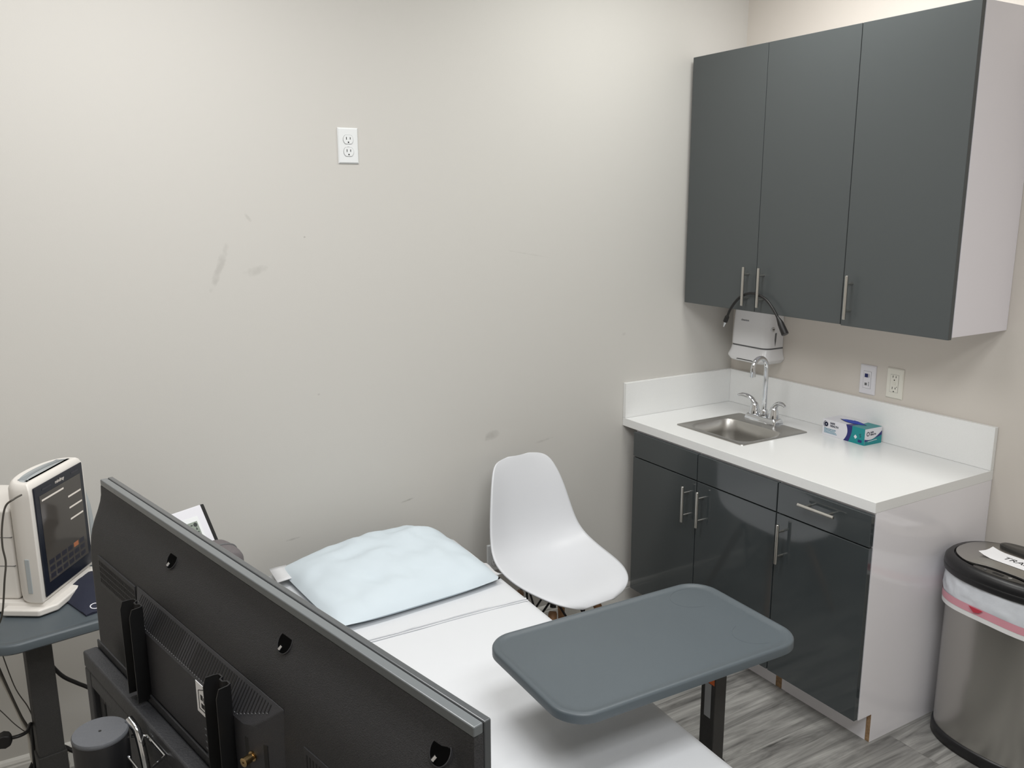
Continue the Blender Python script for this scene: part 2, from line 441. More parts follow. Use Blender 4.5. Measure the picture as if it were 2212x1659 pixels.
# worktop with a cut-out for the sink
WD, WL, BS, BT = -.617, -1.2362, .1506, .0188
SX0, SX1, SY0, SY1 = -.508, -.147, -.579, -.210    # sink rim
t = thing('worktop', 'white worktop with upstand running along the right wall', 'countertop', (0, 0, HC))
b = B(); hx0, hx1, hy0, hy1 = SX0+.012, SX1-.012, SY0+.012, SY1-.012
xs = [WD, hx0, hx1, -.0005]; yy = [WL, hy0, hy1, -.0005]
for i in range(3):
    for j in range(3):
        if i == 1 and j == 1: continue
        b.box((xs[i], yy[j], -CT), (xs[i+1], yy[j+1], 0))
bmesh.ops.remove_doubles(b.bm, verts=b.bm.verts, dist=1e-5)
b.bm.verts.index_update(); seen = {}
for f in list(b.bm.faces): seen.setdefault(frozenset(v.index for v in f.verts), []).append(f)
bmesh.ops.delete(b.bm, geom=[f for fs in seen.values() if len(fs) > 1 for f in fs], context='FACES_ONLY')
bmesh.ops.dissolve_limit(b.bm, angle_limit=.01, verts=b.bm.verts, edges=b.bm.edges)
b.build('slab', 'worktop_white', t, bevel=.0015)
B().box((-BT, WL, .0002), (-.0005, -.0005, BS)).build('upstand', 'worktop_white', t, bevel=.0015)
B().box((WD, -BT, .0002), (-BT-.0003, -.0005, BS)).build('upstand', 'worktop_white', t, bevel=.0015)

# sink
scx, scy = (SX0+SX1)/2, (SY0+SY1)/2; shx, shy = (SX1-SX0)/2, (SY1-SY0)/2
t = thing('sink', 'square stainless steel drop-in sink set in the white worktop', 'sink', (scx, scy, HC))
bx, by, bhx, bhy = -.360-scx, -.400-scy, .113, .152
b = B()
outer = [rrect(shx, shy, .012, .0004, 8), rrect(shx-.001, shy-.001, .012, .003, 8), rrect(shx-.008, shy-.008, .012, .0045, 8), rrect(shx-.014, shy-.014, .014, .0028, 8)]
inner = [rrect(bhx+.012, bhy+.012, .055, .0022, 8, bx, by), rrect(bhx+.004, bhy+.004, .052, .0012, 8, bx, by)]
b.loft(outer+inner, False, False).build('rim', 'sink_steel', t, smooth=50)
b = B()
b.loft([rrect(bhx+.004, bhy+.004, .052, .0012, 8, bx, by), rrect(bhx, bhy, .05, -.004, 8, bx, by), rrect(bhx-.004, bhy-.004, .05, -.05, 8, bx, by), rrect(bhx-.010, bhy-.010, .05, -.118, 8, bx, by),
        rrect(bhx-.018, bhy-.018, .045, -.132, 8, bx, by), rrect(bhx-.034, bhy-.034, .035, -.138, 8, bx, by), rrect(.03, .03, .029, -.141, 8, bx, by)], False, True).build('basin', 'sink_steel', t, smooth=60)
B().lathe([(.028, -.1405), (.030, -.1385), (.026, -.1375), (.022, -.1395), (.004, -.1398)], 24, Matrix.Translation((bx, by, 0))).build('drain', 'chrome', t)

# faucet
fx, fy = -.182, -.378
t = thing('faucet', 'chrome two-handle gooseneck faucet behind the sink basin', 'faucet', (fx, fy, HC+.0025))
B().loft([rrect(.030, .083, .010, 0, 6), rrect(.030, .083, .010, .012, 6), rrect(.025, .078, .010, .026, 6), rrect(.020, .073, .010, .029, 6)]).build('base_plate', 'chrome', t, smooth=40)
b = B()
b.lathe([(.020, .028), (.020, .036), (.016, .040), (.0155, .052), (.012, .056)], 24)
dirv = Vector((-.97, -.02, 0)).normalized(); rad = .040; top = .228
pts = [Vector((0,0,.05)), Vector((0,0,.12)), Vector((0,0,.18)), Vector((0,0,top))]
for k in range(1, 13):
    a = PI*k/12*1.06
    pts.append(Vector((0,0,top)) + dirv*(rad-rad*math.cos(a)) + Vector((0,0,rad*1.1*math.sin(a))))
pts.append(pts[-1] + (pts[-1]-pts[-2]).normalized()*.012)
b.tube(pts, .0098, 16)
sp = b.build('spout', 'chrome', t, smooth=40)
b = B(); e = pts[-1]; dd = (pts[-1]-pts[-2]).normalized()
b.tube([e-dd*.010, e-dd*.009, e+dd*.008, e+dd*.009], [.0098, .0118, .0118, .010], 16).build('aerator', 'chrome', sp)
for s_ in (-1, 1):
    b = B(); hy = s_*.052
    b.lathe([(.023, .028), (.0225, .034), (.020, .045), (.017, .062), (.014, .072), (.008, .077), (.001, .078)], 24, Matrix.Translation((0, hy, 0)))
    o = Vector((0, hy, .066))
    d = Vector((-.30, s_*1.0, 0)).normalized()
    b.tube([o, o+d*.012+Vector((0,0,.018)), o+d*.032+Vector((0,0,.030)), o+d*.058+Vector((0,0,.033)), o+d*.080+Vector((0,0,.027))], [.010, .010, .0085, .0075, .004], 12, smooth=4, flat=1.25)
    b.build('handle', 'chrome', t, smooth=50)

# glove box
t = thing('glove_box', 'white and teal carton of disposable gloves on the worktop', 'box', (-.072, -.7195, HC), R(-2.0))
gx, gy, gz = .047, .099, .064
b = B()
b.box((-gx, -gy, 0), (gx, gy, gz-.001))
o = b.build('carton', 'print_white', t, bevel=.0008)
e = .0004
def pz(pts): return [(-gx-e, y, z) for y, z in pts]
# front face (towards the room): y from +gy (left in view) to -gy
def curve(f, n=14): return [f(i/n) for i in range(n+1)]
cv1 = curve(lambda s_: (-.012-.010*math.sin(PI*min(1, s_*.95+.05))+.010*(1-s_)**2, s_*gz))
cv2 = curve(lambda s_: (-.040+.014*(1-s_)**1.4-.003*math.sin(PI*s_), s_*gz))
B().poly(pz(cv1+list(reversed([(y-.0005, z) for y, z in cv2])))).build('printed_stripe', 'print_navy', t, smooth=0)
B().poly(pz(cv2+[(-gy, gz), (-gy, 0)])).build('printed_panel', 'print_teal', t, smooth=0)
# end face
def py(pts): return [(x, -gy-e, z) for x, z in pts]
w1 = curve(lambda s_: (-gx+2*gx*s_, .024+.002*s_-.008*math.sin(PI*s_*1.1)+.020*s_*s_))
w2 = curve(lambda s_: (-gx+2*gx*s_, .014+.018*s_**1.3))
B().poly(py(w1+list(reversed(w2)))).build('printed_stripe', 'print_navy', t, smooth=0)
B().poly(py(w2+[(gx, 0), (-gx, 0)])).build('printed_panel', 'print_teal', t, smooth=0)
# top face
zt = gz-.001+e
B().poly([(-gx, -gy, zt), (gx, -gy, zt), (gx, -.035, zt), (.012, -.038, zt), (-gx, -.040, zt)]).build('printed_panel', 'print_teal', t, smooth=0)
B().poly([(-gx, -.040, zt+.0001), (.0, -.0385, zt+.0001), (-.012, -.022, zt+.0001), (-gx, -.011, zt+.0001)]).build('printed_stripe', 'print_navy', t, smooth=0)
lens = [(.022*math.sin(PI*k/16)*(1 if q == 0 else -1), .062-.124*k/16) for q in (0, 1) for k in (range(17) if q == 0 else range(15, 0, -1))]
B().poly([(x+.002, y-.004, zt+.0003) for x, y in lens]).build('opening', 'carton_inside', t, smooth=0)
b = B(); rows = []
for i in range(15):
    u = i/14
    row = []
    for j in range(7):
        v = j/6-.5
        hw = .019*math.sin(PI*u)+.0002
        row.append((v*2*hw+.002, .052-.112*u, zt+.0005+.007*math.sin(PI*u)*(1-4*v*v)*(.6+.8*noise.noise(Vector((i*.7, j*.9, 1))))))
    rows.append(row)
b.grid(rows).build('glove', 'glove_blue', t, smooth=80, label='blue glove showing in the slot')
F = lambda y, z: frame((-gx-e*1.5, y, z), (0,-1,0), (0,0,1))
ringM = Matrix.Translation((-gx-e, .081, .044)) @ Matrix.Rotation(R(-90), 4, 'Y')
b = B()
for k in range(20):
    a0, a1 = 2*PI*k/20, 2*PI*(k+1)/20
    b.poly([ringM @ Vector((r_*math.cos(a), r_*math.sin(a), .0002)) for r_, a in ((.0095, a0), (.0095, a1), (.0025, a1), (.0025, a0))])
for k in range(12):
    a0, a1 = R(100)+R(150)*k/12, R(100)+R(150)*(k+1)/12
    b.poly([ringM @ Vector((r_*math.sin(a), r_*math.cos(a)*-1, .0002)) for r_, a in ((.0135, a0), (.0135, a1), (.0115, a1), (.0115, a0))])
b.build('emblem', 'print_dark', t, smooth=0, merge=1e-5)
text('SAFE\nHEALTH', .0105, 'print_dark', t, F(.062, .046), align='LEFT', bold=.0003)
text('NITRILE EXAM GLOVES', .0075, 'print_tealtext', t, F(.090, .026), align='LEFT', sx=.72)
b = B()
for k, (ln, yy_) in enumerate(((.052, .0195), (.058, .0145), (.062, .010))):
    b.poly([(-gx-e, .090, yy_), (-gx-e, .090-ln, yy_), (-gx-e, .090-ln, yy_+.0022), (-gx-e, .090, yy_+.0022)])
b.build('small_print', 'print_tealtext', t, smooth=0)
text('S', .019, 'print_dark', t, F(-.079, .034))
B().poly([(-gx-e*2, -.058, .0175), (-gx-e*2, -.0505, .026), (-gx-e*2, -.058, .0345), (-gx-e*2, -.0655, .026)]).build('diamond_mark', 'print_white', t, smooth=0)
B().box((-gx-e*2, -.087, .008), (-gx-.0001, -.070, .018)).build('size_badge', 'print_navy', t, smooth=0)
text('SAFE\nHEALTH', .0085, 'print_dark', t, frame((-.018, -gy-e*1.5, .043), (1,0,0), (0,0,1)), align='LEFT', bold=.0002)
b = B(); eM = Matrix.Translation((-.030, -gy-e, .043)) @ Matrix.Rotation(R(90), 4, 'X')
for k in range(20):
    a0, a1 = 2*PI*k/20, 2*PI*(k+1)/20
    b.poly([eM @ Vector((r_*math.cos(a), r_*math.sin(a), .0002)) for r_, a in ((.0085, a0), (.0085, a1), (.0055, a1), (.0055, a0))])
b.build('emblem', 'print_dark', t, smooth=0, merge=1e-5)
B().poly([(-.030, -gy-e*2, .012), (.020, -gy-e*2, .016), (.020, -gy-e*2, .018), (-.030, -gy-e*2, .014)]).build('small_print', 'print_white', t, smooth=0)

# paper towel dispenser (on the right wall, above the faucet)
t = thing('paper_towel_dispenser', 'white paper towel dispenser on the wall above the faucet', 'dispenser', (0, -.1885, 1.060))
def dloop(z, d, hw, r=.036, seg=8):
    """plan outline: flat on the wall, rounded front"""
    pts = [(-.0005, -hw)] + [(-d+r-r*math.sin(PI/2*k/seg), -hw+r-r*math.cos(PI/2*k/seg)) for k in range(seg+1)]
    pts += [(x, -y) for x, y in reversed(pts)]
    return [Vector((x, y, z)) for x, y in pts]
HW = .108
B().loft([dloop(.070, .102, HW), dloop(.13, .100, HW-.001), dloop(.20, .096, HW-.004), dloop(.232, .093, HW-.006), dloop(.240, .085, HW-.010)]).build('cover', 'plastic_dispenser', t, bevel=.002, smooth=40)
B().loft([dloop(.000, .104, HW-.008), dloop(.004, .110, HW-.002), dloop(.018, .115, HW+.009), dloop(.024, .114, HW+.009), dloop(.045, .106, HW+.002), dloop(.064, .101, HW)]).build('tray', 'plastic_dispenser', t, bevel=.002, smooth=40)
B().loft([dloop(.0635, .099, HW-.002), dloop(.0705, .099, HW-.002)]).build('seam_strip', 'slot_grey', t)
B().loft([dloop(.0085, .1125, HW-.03), dloop(.0125, .1130, HW-.03)]).build('outlet_slot', 'slot_black', t, smooth=0)
lk = Matrix.Translation((-.066, -HW+.0025, .150)) @ Matrix.Rotation(R(90), 4, 'X')
o = B().lathe([(.010, -.002), (.010, .003), (.008, .004), (.001, .0042)], 20, lk).build('lock', 'chrome', t)
B().box((-.072, -HW-.0020, .1485), (-.060, -HW-.0012, .1515)).build('keyhole', 'slot_black', o, smooth=0)
B().poly([(-.052, -HW+.002, .132), (-.044, -HW+.002, .134), (-.046, -HW+.002, .100), (-.050, -HW+.002, .078), (-.054, -HW+.002, .105)], (0, -.0028, 0)).build('level_window', 'slot_grey', t, smooth=0)
text('cleantex', .0125, 'print_grey', t, frame((-.0978, .022, .178), (0,-1,0), (0,0,1)), extrude=.0004, sx=1.1)

# gooseneck cable slung over the two door handles
t = thing('gooseneck_cable', 'black gooseneck cable hung over the two wall cabinet handles', 'cable', (UD-.022, -.44, 1.25))
def lp(y, z, x=0): return (x, y+.44, z-1.25)
arc = [lp(-.300, 1.282), lp(-.318, 1.318), lp(-.350, 1.356), lp(-.385, 1.379), lp(-.425, 1.389), lp(-.465, 1.385), lp(-.505, 1.368), lp(-.540, 1.336), lp(-.566, 1.304)]
B().tube(arc, [.0052]*9, 12, smooth=5).build('neck', 'cable_black', t, smooth=60)
B().tube([lp(-.292, 1.263), lp(-.293, 1.266), lp(-.301, 1.284), lp(-.304, 1.291)], [.0085, .0095, .0090, .0055], 14).build('plug_body', 'cable_black', t)
B().tube([lp(-.284, 1.243), lp(-.285, 1.245), lp(-.289, 1.254), lp(-.2895, 1.2545), lp(-.293, 1.265)], [.002, .0032, .0032, .0045, .0045], 12).build('plug_tip', 'chrome', t, label='bright metal plug tip')
B().tube([lp(-.560, 1.312), lp(-.572, 1.297), lp(-.578, 1.288), lp(-.600, 1.255), lp(-.602, 1.252)], [.0055, .010, .012, .0140, .0130], 16).build('lamp_head', 'cable_black', t, smooth=40)

# wall plates -------------------------------------------------------
def plate(name, label, cat, loc, rz, m):
    """plate lies in local XZ, facing -Y"""
    t = thing(name, label, cat, loc, rz, 'wall plates')
    lo = lambda h, v, y: [Vector((x, y, z)) for x, z in ((-h, -v), (h, -v), (h, v), (-h, v))]
    B().loft([lo(.0349, .0572, 0), lo(.0349, .0572, -.002), lo(.0318, .0535, -.0055), lo(.0312, .0529, -.0058)]).build('face_plate', m, t, bevel=.0006, smooth=0)
    return t
def slots(parent, cx, cz, y, m='slot_black'):
    b = B()
    for s_, hh in ((-1, .0042), (1, .0036)): b.box((cx+s_*.0063-.0011, y-.0003, cz+.004-hh), (cx+s_*.0063+.0011, y+.001, cz+.004+hh))
    b.lathe([(.0024, -.0003), (.0024, .001)], 12, Matrix.Translation((cx, y, cz-.0085)) @ Matrix.Rotation(R(-90), 4, 'X'))
    return b.build('slots', m, parent, smooth=0)
def duplex(label, loc, rz):
    t = plate('power_outlet', label, 'outlet', loc, rz, 'plastic_white')
    for cz in (.0195, -.0195):
        def ol(r_, y):
            pts = []
            for k in range(40):
                a = 2*PI*k/40; x = r_*math.cos(a); z = max(-r_*.83, min(r_*.83, r_*math.sin(a))); pts.append(Vector((x, y, z+cz)))
            return pts
        g = B().loft([ol(.0178, -.0056), ol(.0178, -.0061)]).build('shadow_gap', 'slot_grey', t, smooth=0)
        f = B().loft([ol(.0170, -.0050), ol(.0170, -.0072), ol(.0163, -.0078)]).build('receptacle', 'plastic_white', t, smooth=0)
        slots(f, 0, cz, -.0079)
    B().lathe([(.0032, 0), (.0032, .0012), (.002, .0016)], 14, Matrix.Translation((0, -.0056, 0)) @ Matrix.Rotation(R(90), 4, 'X')).build('screw', 'plastic_white', t)
    return t
duplex('white duplex power outlet high on the back wall', (-1.788, -.0003, 1.9223), 0)
duplex('white power outlet low on the back wall, mostly hidden behind the white chair', (-1.249, -.0003, .352), 0)
t = plate('data_outlet', 'white wall plate with a blue data jack, nearest the dispenser', 'outlet', (-.0003, -.7209, 1.0643), R(-90), 'plastic_cool_white')
B().box((-.0170, -.0062, -.0335), (.0170, -.0040, .0335)).build('shadow_gap', 'slot_grey', t, smooth=0)
ins = B().box((-.0164, -.0068, -.0329), (.0164, -.0042, .0329)).build('insert', 'plastic_cool_white', t, bevel=.0006)
B().box((-.0105, -.0080, .0095), (.0035, -.0066, .0235)).build('data_jack', 'jack_blue', ins, smooth=0, label='blue data jack')
B().box((-.0090, -.0074, -.022), (.0010, -.0066, -.012)).build('phone_jack', 'slot_grey', ins, bevel=.001)
b = B()
for k in range(3): b.box((.0065, -.0071, -.0235+k*.006), (.010, -.0067, -.0195+k*.006))
b.box((.0065, -.0071, .0095), (.009, -.0067, .0235))
b.build('port_mark', 'print_grey', ins, smooth=0)
t = plate('power_outlet', 'ivory rectangular safety outlet on the right wall above the glove box', 'outlet', (-.0003, -.8378, 1.0704), R(-90), 'plastic_ivory')
B().box((-.0170, -.0062, -.0335), (.0170, -.0040, .0335)).build('shadow_gap', 'slot_grey', t, smooth=0)
ins = B().box((-.0164, -.0070, -.0329), (.0164, -.0042, .0329)).build('receptacle', 'plastic_ivory', t, bevel=.0006)
slots(ins, 0, .0215, -.0071); slots(ins, 0, -.0215, -.0071)
b = B(); b.box((-.006, -.0085, -.0005), (.006, -.0068, .0045)); b.box((-.006, -.0085, -.0070), (.006, -.0068, -.0020)); b.build('test_button', 'plastic_ivory', ins, bevel=.0006)
B().lathe([(.0014, 0), (.0014, .0012)], 10, Matrix.Translation((.0115, -.0066, -.012)) @ Matrix.Rotation(R(90), 4, 'X')).build('indicator', 'slot_black', ins)

# ---------------------------------------------------------------- trash can
t = thing('trash_can', 'oval stainless steel trash can with black lid beside the base cabinet', 'trash can', (-.212, -1.475, 0))
AX, AY = .148, .210
def oval(ax, ay, z, n=56, p=2.35, dx=0):
    out = []
    for k in range(n):
        a = 2*PI*k/n; c, s_ = math.cos(a), math.sin(a)
        out.append(Vector((dx+ax*abs(c)**(2/p)*(1 if c > 0 else -1), ay*abs(s_)**(2/p)*(1 if s_ > 0 else -1), z)))
    return out
B().loft([oval(AX-.004, AY-.004, .028), oval(AX-.003, AY-.003, .3), oval(AX-.003, AY-.003, .585)], True, False).build('body', 'bin_steel', t, smooth=60)
B().loft([oval(AX-.004, AY-.004, 0), oval(AX+.002, AY+.002, .004), oval(AX+.002, AY+.002, .036), oval(AX-.002, AY-.002, .040)]).build('base_ring', 'bin_plastic', t, smooth=60)
lid = B().loft([oval(AX+.007, AY+.007, .580), oval(AX+.012, AY+.012, .584), oval(AX+.0135, AY+.0135, .600), oval(AX+.012, AY+.012, .6025), oval(AX+.0135, AY+.0135, .605), oval(AX+.011, AY+.011, .622), oval(AX+.002, AY+.002, .632), oval(AX-.012, AY-.012, .634), oval(AX-.016, AY-.016, .628)]).build('lid', 'bin_plastic', t, smooth=50)
flap = []
for v in oval(AX-.016, AY-.016, .631, dx=.003):
    # the front of the flap is cut back by a shallow wave around the sensor
    if v.x < -.05:
        d = math.exp(-(v.y/.085)**4)
        v.x += .034*d
    flap.append(v)
B().loft([flap, [v+Vector((0,0,.005)) for v in flap], [Vector((v.x*.97, v.y*.98, .6375)) for v in flap]]).build('lid_flap', 'bin_steel', lid, smooth=40)
hg = [Vector((.098+.035*abs(math.cos(a))**.8*(1 if math.cos(a) > 0 else -1), .125*math.sin(a), .634)) for a in [2*PI*k/32 for k in range(32)]]
B().loft([hg, [v+Vector((0,0,.010)) for v in hg], [Vector((.098+(v.x-.098)*.85, v.y*.95, .647)) for v in hg]]).build('hinge_cover', 'bin_gloss', lid, smooth=50)
sp_ = [Vector((-.128+.017*math.cos(a), .082*math.sin(a), .632)) for a in [2*PI*k/32 for k in range(32)]]
sn = B().loft([sp_, [Vector((-.128+(v.x+.128)*.92, v.y*.97, .6365)) for v in sp_]]).build('sensor_panel', 'bin_gloss', lid, smooth=40)
B().box((-.134, -.014, .636), (-.122, .018, .6372)).build('sensor_window', 'slot_black', sn, bevel=.002)
B().lathe([(.004, .636), (.004, .638), (.002, .6386)], 14, Matrix.Translation((-.128, .042, 0))).build('button', 'slot_grey', sn)
B().lathe([(.0055, .636), (.0055, .638), (.003, .6388)], 14, Matrix.Translation((-.128, -.034, 0))).build('button', 'chrome', sn)
# taped paper label
lb = B(); rows = []
for i in range(13):
    y = .118-.235*i/12
    lift = .010*max(0, 1-(i/2.5))**2
    rows.append([(x, y, .6386+lift*(.4+.6*abs(x-.01)/.04)) for x in (-.040, -.020, .0, .020, .040)])
pl = lb.grid(rows).build('paper_label', 'paper', lid, smooth=60, label='white paper label with handwritten style lettering')
text('TRASH CAN', .033, 'ink', pl, frame((.002, -.030, .6390), (0,-1,0), (1,0,0)), shear=.15)
# bag
t = thing('trash_bag', 'white trash bag with pink drawstring folded over the can rim', 'bag', (-.212, -1.475, .47))
def film(z, base, amp, n=112, seed=0):
    o_ = oval(AX+base, AY+base, z, n)
    for k, v in enumerate(o_):
        a = 2*PI*k/n
        w_ = noise.noise(Vector((math.cos(a)*5, math.sin(a)*5, z*30+a*1.2+seed)))*.6 + noise.noise(Vector((math.cos(a)*14, math.sin(a)*14, z*60+seed)))*.4
        d = Vector((v.x, v.y, 0)).normalized(); v += d*amp*(w_*(1.9 if z > .05 else .5)+.35)
    return o_
zz = [.114, .104, .094, .084, .074, .064, .054, .044, .034, .026, .018]
loops = [film(z, .0035+.003*math.sin(PI*i/10), .0045 if 0 < i < 9 else .001, seed=i*.02) for i, z in enumerate(zz)]
B().loft(loops, False, False).build('film', 'bag_film', t, smooth=80)
def band(z0, z1, base, m, name, tilt):
    ls = []
    for z in (z0, (z0+z1)/2, z1):
        l = film(z, base, .0012, seed=3)
        for v in l: v.z += tilt*v.y + .006*math.sin(v.y*14+1)
        ls.append(l)
    return B().loft(ls, False, False).build(name, m, t, smooth=80)
band(.018, .042, .0085, 'bag_pink', 'drawstring', .0)
band(.002, .019, .0078, 'bag_hem', 'hem', .0)
pts = [v for v in film(.034, .0108, .0012, 112, 3) if v.x < 0 and abs(v.y-.045) < .02]
B().poly([(-AX-.0115, .062, .048), (-AX-.0115, .018, .046), (-AX-.0115, .028, .036), (-AX-.0115, .045, .032)], (-.0015, 0, 0)).build('drawstring_loop', 'bag_red', t, smooth=0, label='darker red opening of the drawstring')

# ---------------------------------------------------------------- chair
t = thing('side_chair', 'white moulded plastic chair with wooden legs between bed and base cabinet', 'chair', (-1.188, -.355, 0), R(184.5)); t.scale = (.955, .955, .965)
prof = [(.252, .396), (.245, .408), (.228, .419), (.200, .426), (.150, .428), (.09, .425), (.03, .423), (-.04, .428), (-.10, .443), (-.150, .475), (-.182, .525), (-.200, .59), (-.213, .66), (-.226, .725), (-.238, .775), (-.244, .800), (-.248, .815), (-.251, .824), (-.252, .827)]
hw = [.070, .118, .158, .187, .212, .226, .232, .233, .229, .221, .211, .199, .185, .168, .149, .134, .115, .085, .050]
curl = [.0, .004, .008, .014, .023, .033, .042, .050, .056, .058, .055, .050, .044, .036, .026, .018, .010, .004, .0]
rows = []; NV = len(prof)
for i in range(NV):
    a = Vector(prof[max(i-1, 0)]); c = Vector(prof[min(i+1, NV-1)])
    tg = (c-a).normalized(); nr = Vector((-tg.y, tg.x))     # (y, z) normal
    if nr.y < 0 and i < 6: nr = -nr
    nr = Vector((tg.y, -tg.x)); 
    row = []
    for j in range(13):
        u = -1+2*j/12
        k = abs(u)**2.3
        lip = .006*max(0, (abs(u)-.86)/.14)*min(1, max(0, NV-5-i)/3)
        d = curl[i]*k - lip
        row.append((u*hw[i], prof[i][0]+nr.x*d, prof[i][1]+nr.y*d))
    rows.append(row)
b = B(); b.grid(rows)
sh = b.build('seat_shell', 'chair_white', t, smooth=80)
k = sh.modifiers.new('sub', 'SUBSURF'); k.levels = 2; k.render_levels = 2
k = sh.modifiers.new('solid', 'SOLIDIFY'); k.thickness = .007; k.offset = 0
tops = [(.080, .085, .400), (-.080, .085, .400), (.080, -.075, .400), (-.080, -.075, .400)]
feet = [(.200, .205, 0), (-.200, .205, 0), (.200, -.215, 0), (-.200, -.215, 0)]
for a, f in zip(tops, feet):
    a = Vector(a); f = Vector(f); d = (f-a)
    B().tube([a+d*.16, a+d*.18, a+d*.5, a+d*.98, f], [.013, .0165, .0155, .0115, .010], 16).build('leg', 'leg_wood', t)
b = B()
P_ = lambda i, s_: Vector(tops[i])+(Vector(feet[i])-Vector(tops[i]))*s_
for i in range(4):
    b.tube([Vector(tops[i])+Vector((0,0,.012)), P_(i, .13)], .0115, 12)
for i, j in ((0,1),(2,3),(0,2),(1,3)):
    mid = (P_(i,.46)+P_(j,.46))/2
    b.tube([P_(i,.04), mid], .0042, 8); b.tube([P_(j,.04), mid], .0042, 8)
b.build('wire_brace', 'black_metal', t)

# ---------------------------------------------------------------- treatment bed, sheet, pillow
BR = R(-2.6); BL0 = Vector((-1.850, -.17, 0))    # middle of the head end; bed runs towards -y
BW, BLEN, BZ = .335, 1.86, .548
def bed_thing(name, label, cat, z=0):
    return thing(name, label, cat, (BL0.x, BL0.y, z), BR*-1 if False else R(-2.6))
t = bed_thing('treatment_bed', 'low treatment bed against the back wall under white linen', 'bed')
B().loft([[Vector((v.x, v.y-BLEN/2, v.z)) for v in rrect(BW-.008+dx, BLEN/2-.008+dx, .035, z, 6)] for z, dx in ((.448, -.012), (.456, 0), (.530, 0), (.540, -.010))]).build('mattress', 'vinyl_charcoal', t, smooth=40)
b = B()
for x in (-BW+.04, BW-.04): b.box((x-.02, -BLEN+.06, .405), (x+.02, -.06, .447))
for y in (-BLEN+.06, -BLEN/2, -.10): b.box((-BW+.06, y, .405), (BW-.06, y+.04, .447))
b.build('bed_frame', 'powder_charcoal', t, bevel=.002)
for x in (-BW+.04, BW-.04):
    for y in (-BLEN+.08, -.12):
        B().box((x-.02, y-.02, 0), (x+.02, y+.02, .406)).build('leg', 'powder_charcoal', t, bevel=.003)
# sheet: a cloth surface over the top that falls down the sides
t = bed_thing('bed_sheet', 'white sheet drawn over the treatment bed', 'bedding', 0)
nx, ny = 60, 130; rows = []
for j in range(ny+1):
    y = .012-(BLEN+.024)*j/ny
    row = []
    for i in range(nx+1):
        s_ = -1+2*i/nx
        tot = BW+.004+.16          # half developed width
        q = abs(s_)*tot; sg = 1 if s_ >= 0 else -1
        r_ = .022
        flat = BW+.004-r_
        if q < flat: x = q; z = BZ
        elif q < flat+r_*PI/2: a = (q-flat)/r_; x = flat+r_*math.sin(a); z = BZ-r_+r_*math.cos(a)
        else: x = BW+.004; z = BZ-r_-(q-flat-r_*PI/2)
        wob = noise.noise(Vector((x*sg*3, y*2.2, 3)))*.0016 + noise.noise(Vector((x*sg*9+y*5, y*4, 7)))*.0011
        # long diagonal creases towards the foot
        for (cx_, cy_, ax_, ay_, am, wd) in ((-.10, -1.22, .95, .30, .0045, .018), (.02, -1.05, .97, .22, .003, .03), (-.22, -1.50, .6, -.8, .006, .014), (.05, -.92, .99, .12, .002, .04)):
            dd_ = -(x*sg-cx_)*ay_+(y-cy_)*ax_; ll = (x*sg-cx_)*ax_+(y-cy_)*ay_
            wob += am*math.exp(-(dd_/wd)**2)*math.exp(-(ll/.26)**2)
        if q > flat: x += noise.noise(Vector((y*9, sg*3, 1)))*.004*min(1, (q-flat)/.08)
        row.append((x*sg, y, z+max(-.001, wob)+.002))
    rows.append(row)
b = B(); b.grid(rows); o = b.build('sheet_cloth', 'sheet_white', t, smooth=80)
k = o.modifiers.new('solid', 'SOLIDIFY'); k.thickness = .0015; k.offset = 1
b = B()
for yo, r_ in ((0, .0036), (-.012, .0022)):
    b.tube([(x, -.548+yo+.003*math.sin(x*9)+.012*x, BZ+.0062) for x in [-BW+.02+(2*BW-.03)*k_/24 for k_ in range(25)]], r_, 6)
b.build('hem_seam', 'sheet_white', t, smooth=60)
# pillow
t = thing('pillow', 'pale blue pillow lying at the head of the bed', 'pillow', (-1.845, -.375, BZ+.006), R(4))
def pil(u, v, lift):
    a = abs(u); c = abs(v)
    sx = 1-.02*c**3; sy = 1-.05*a**4
    x = u*.280*sx-.008; y = v*.252*sy
    h = (max(0, 1-a**3.4)**.60)*(max(0, 1-c**2.6)**.60)
    return x, y, h
rows_t, rows_b = [], []
n1, n2 = 44, 36
for j in range(n2+1):
    v = -1+2*j/n2; rt_, rb_ = [], []
    for i in range(n1+1):
        u = -1+2*i/n1
        x, y, h = pil(u, v, 0)
        wr = noise.noise(Vector((x*9, y*7, 2)))*.012*h + .006*h*noise.noise(Vector((x*24+y*10, y*16, 5)))
        # folds gathering along the front edge
        fr = max(0, -v-.35)/.65
        wr += .009*fr*h*math.sin(x*30+y*22+4*noise.noise(Vector((x*6, y*6, 1)))) + .013*h*noise.noise(Vector((x*5-y*9, y*12+x*3, 9))) + .006*h*abs(noise.noise(Vector((x*13+y*5, y*9-x*7, 4))))
        tilt = .040*(.5+.5*v)
        z = .018+tilt*h+(.054+.022*u)*h+wr
        rt_.append((x, y, z))
        rb_.append((x, y, max(.002, .018-.04*h)))
    rows_t.append(rt_); rows_b.append(rb_)
b = B(); b.grid(rows_t); b.grid(rows_b)
pb = b.build('pillow_cover', 'pillow_blue', t, smooth=80, merge=.0004)
b = B(); rows = []
for j in range(25):
    v = -1+2*j/24
    row = []
    for k_ in range(6):
        q = k_/5
        x = .255+.038*q+.010*q*noise.noise(Vector((v*2.2, 4, 1)))
        z = .022+.030*(1-v*v)*(1-q)**1.5+.012*q*noise.noise(Vector((v*4, q*2, 6)))-.010*q
        row.append((x, v*(.225-.02*q), max(.004, z)))
    rows.append(row)
o = b.grid(rows).build('pillow_flap', 'pillow_inner', t, smooth=80, label='crumpled white end of the cover')
k = o.modifiers.new('solid', 'SOLIDIFY'); k.thickness = .002
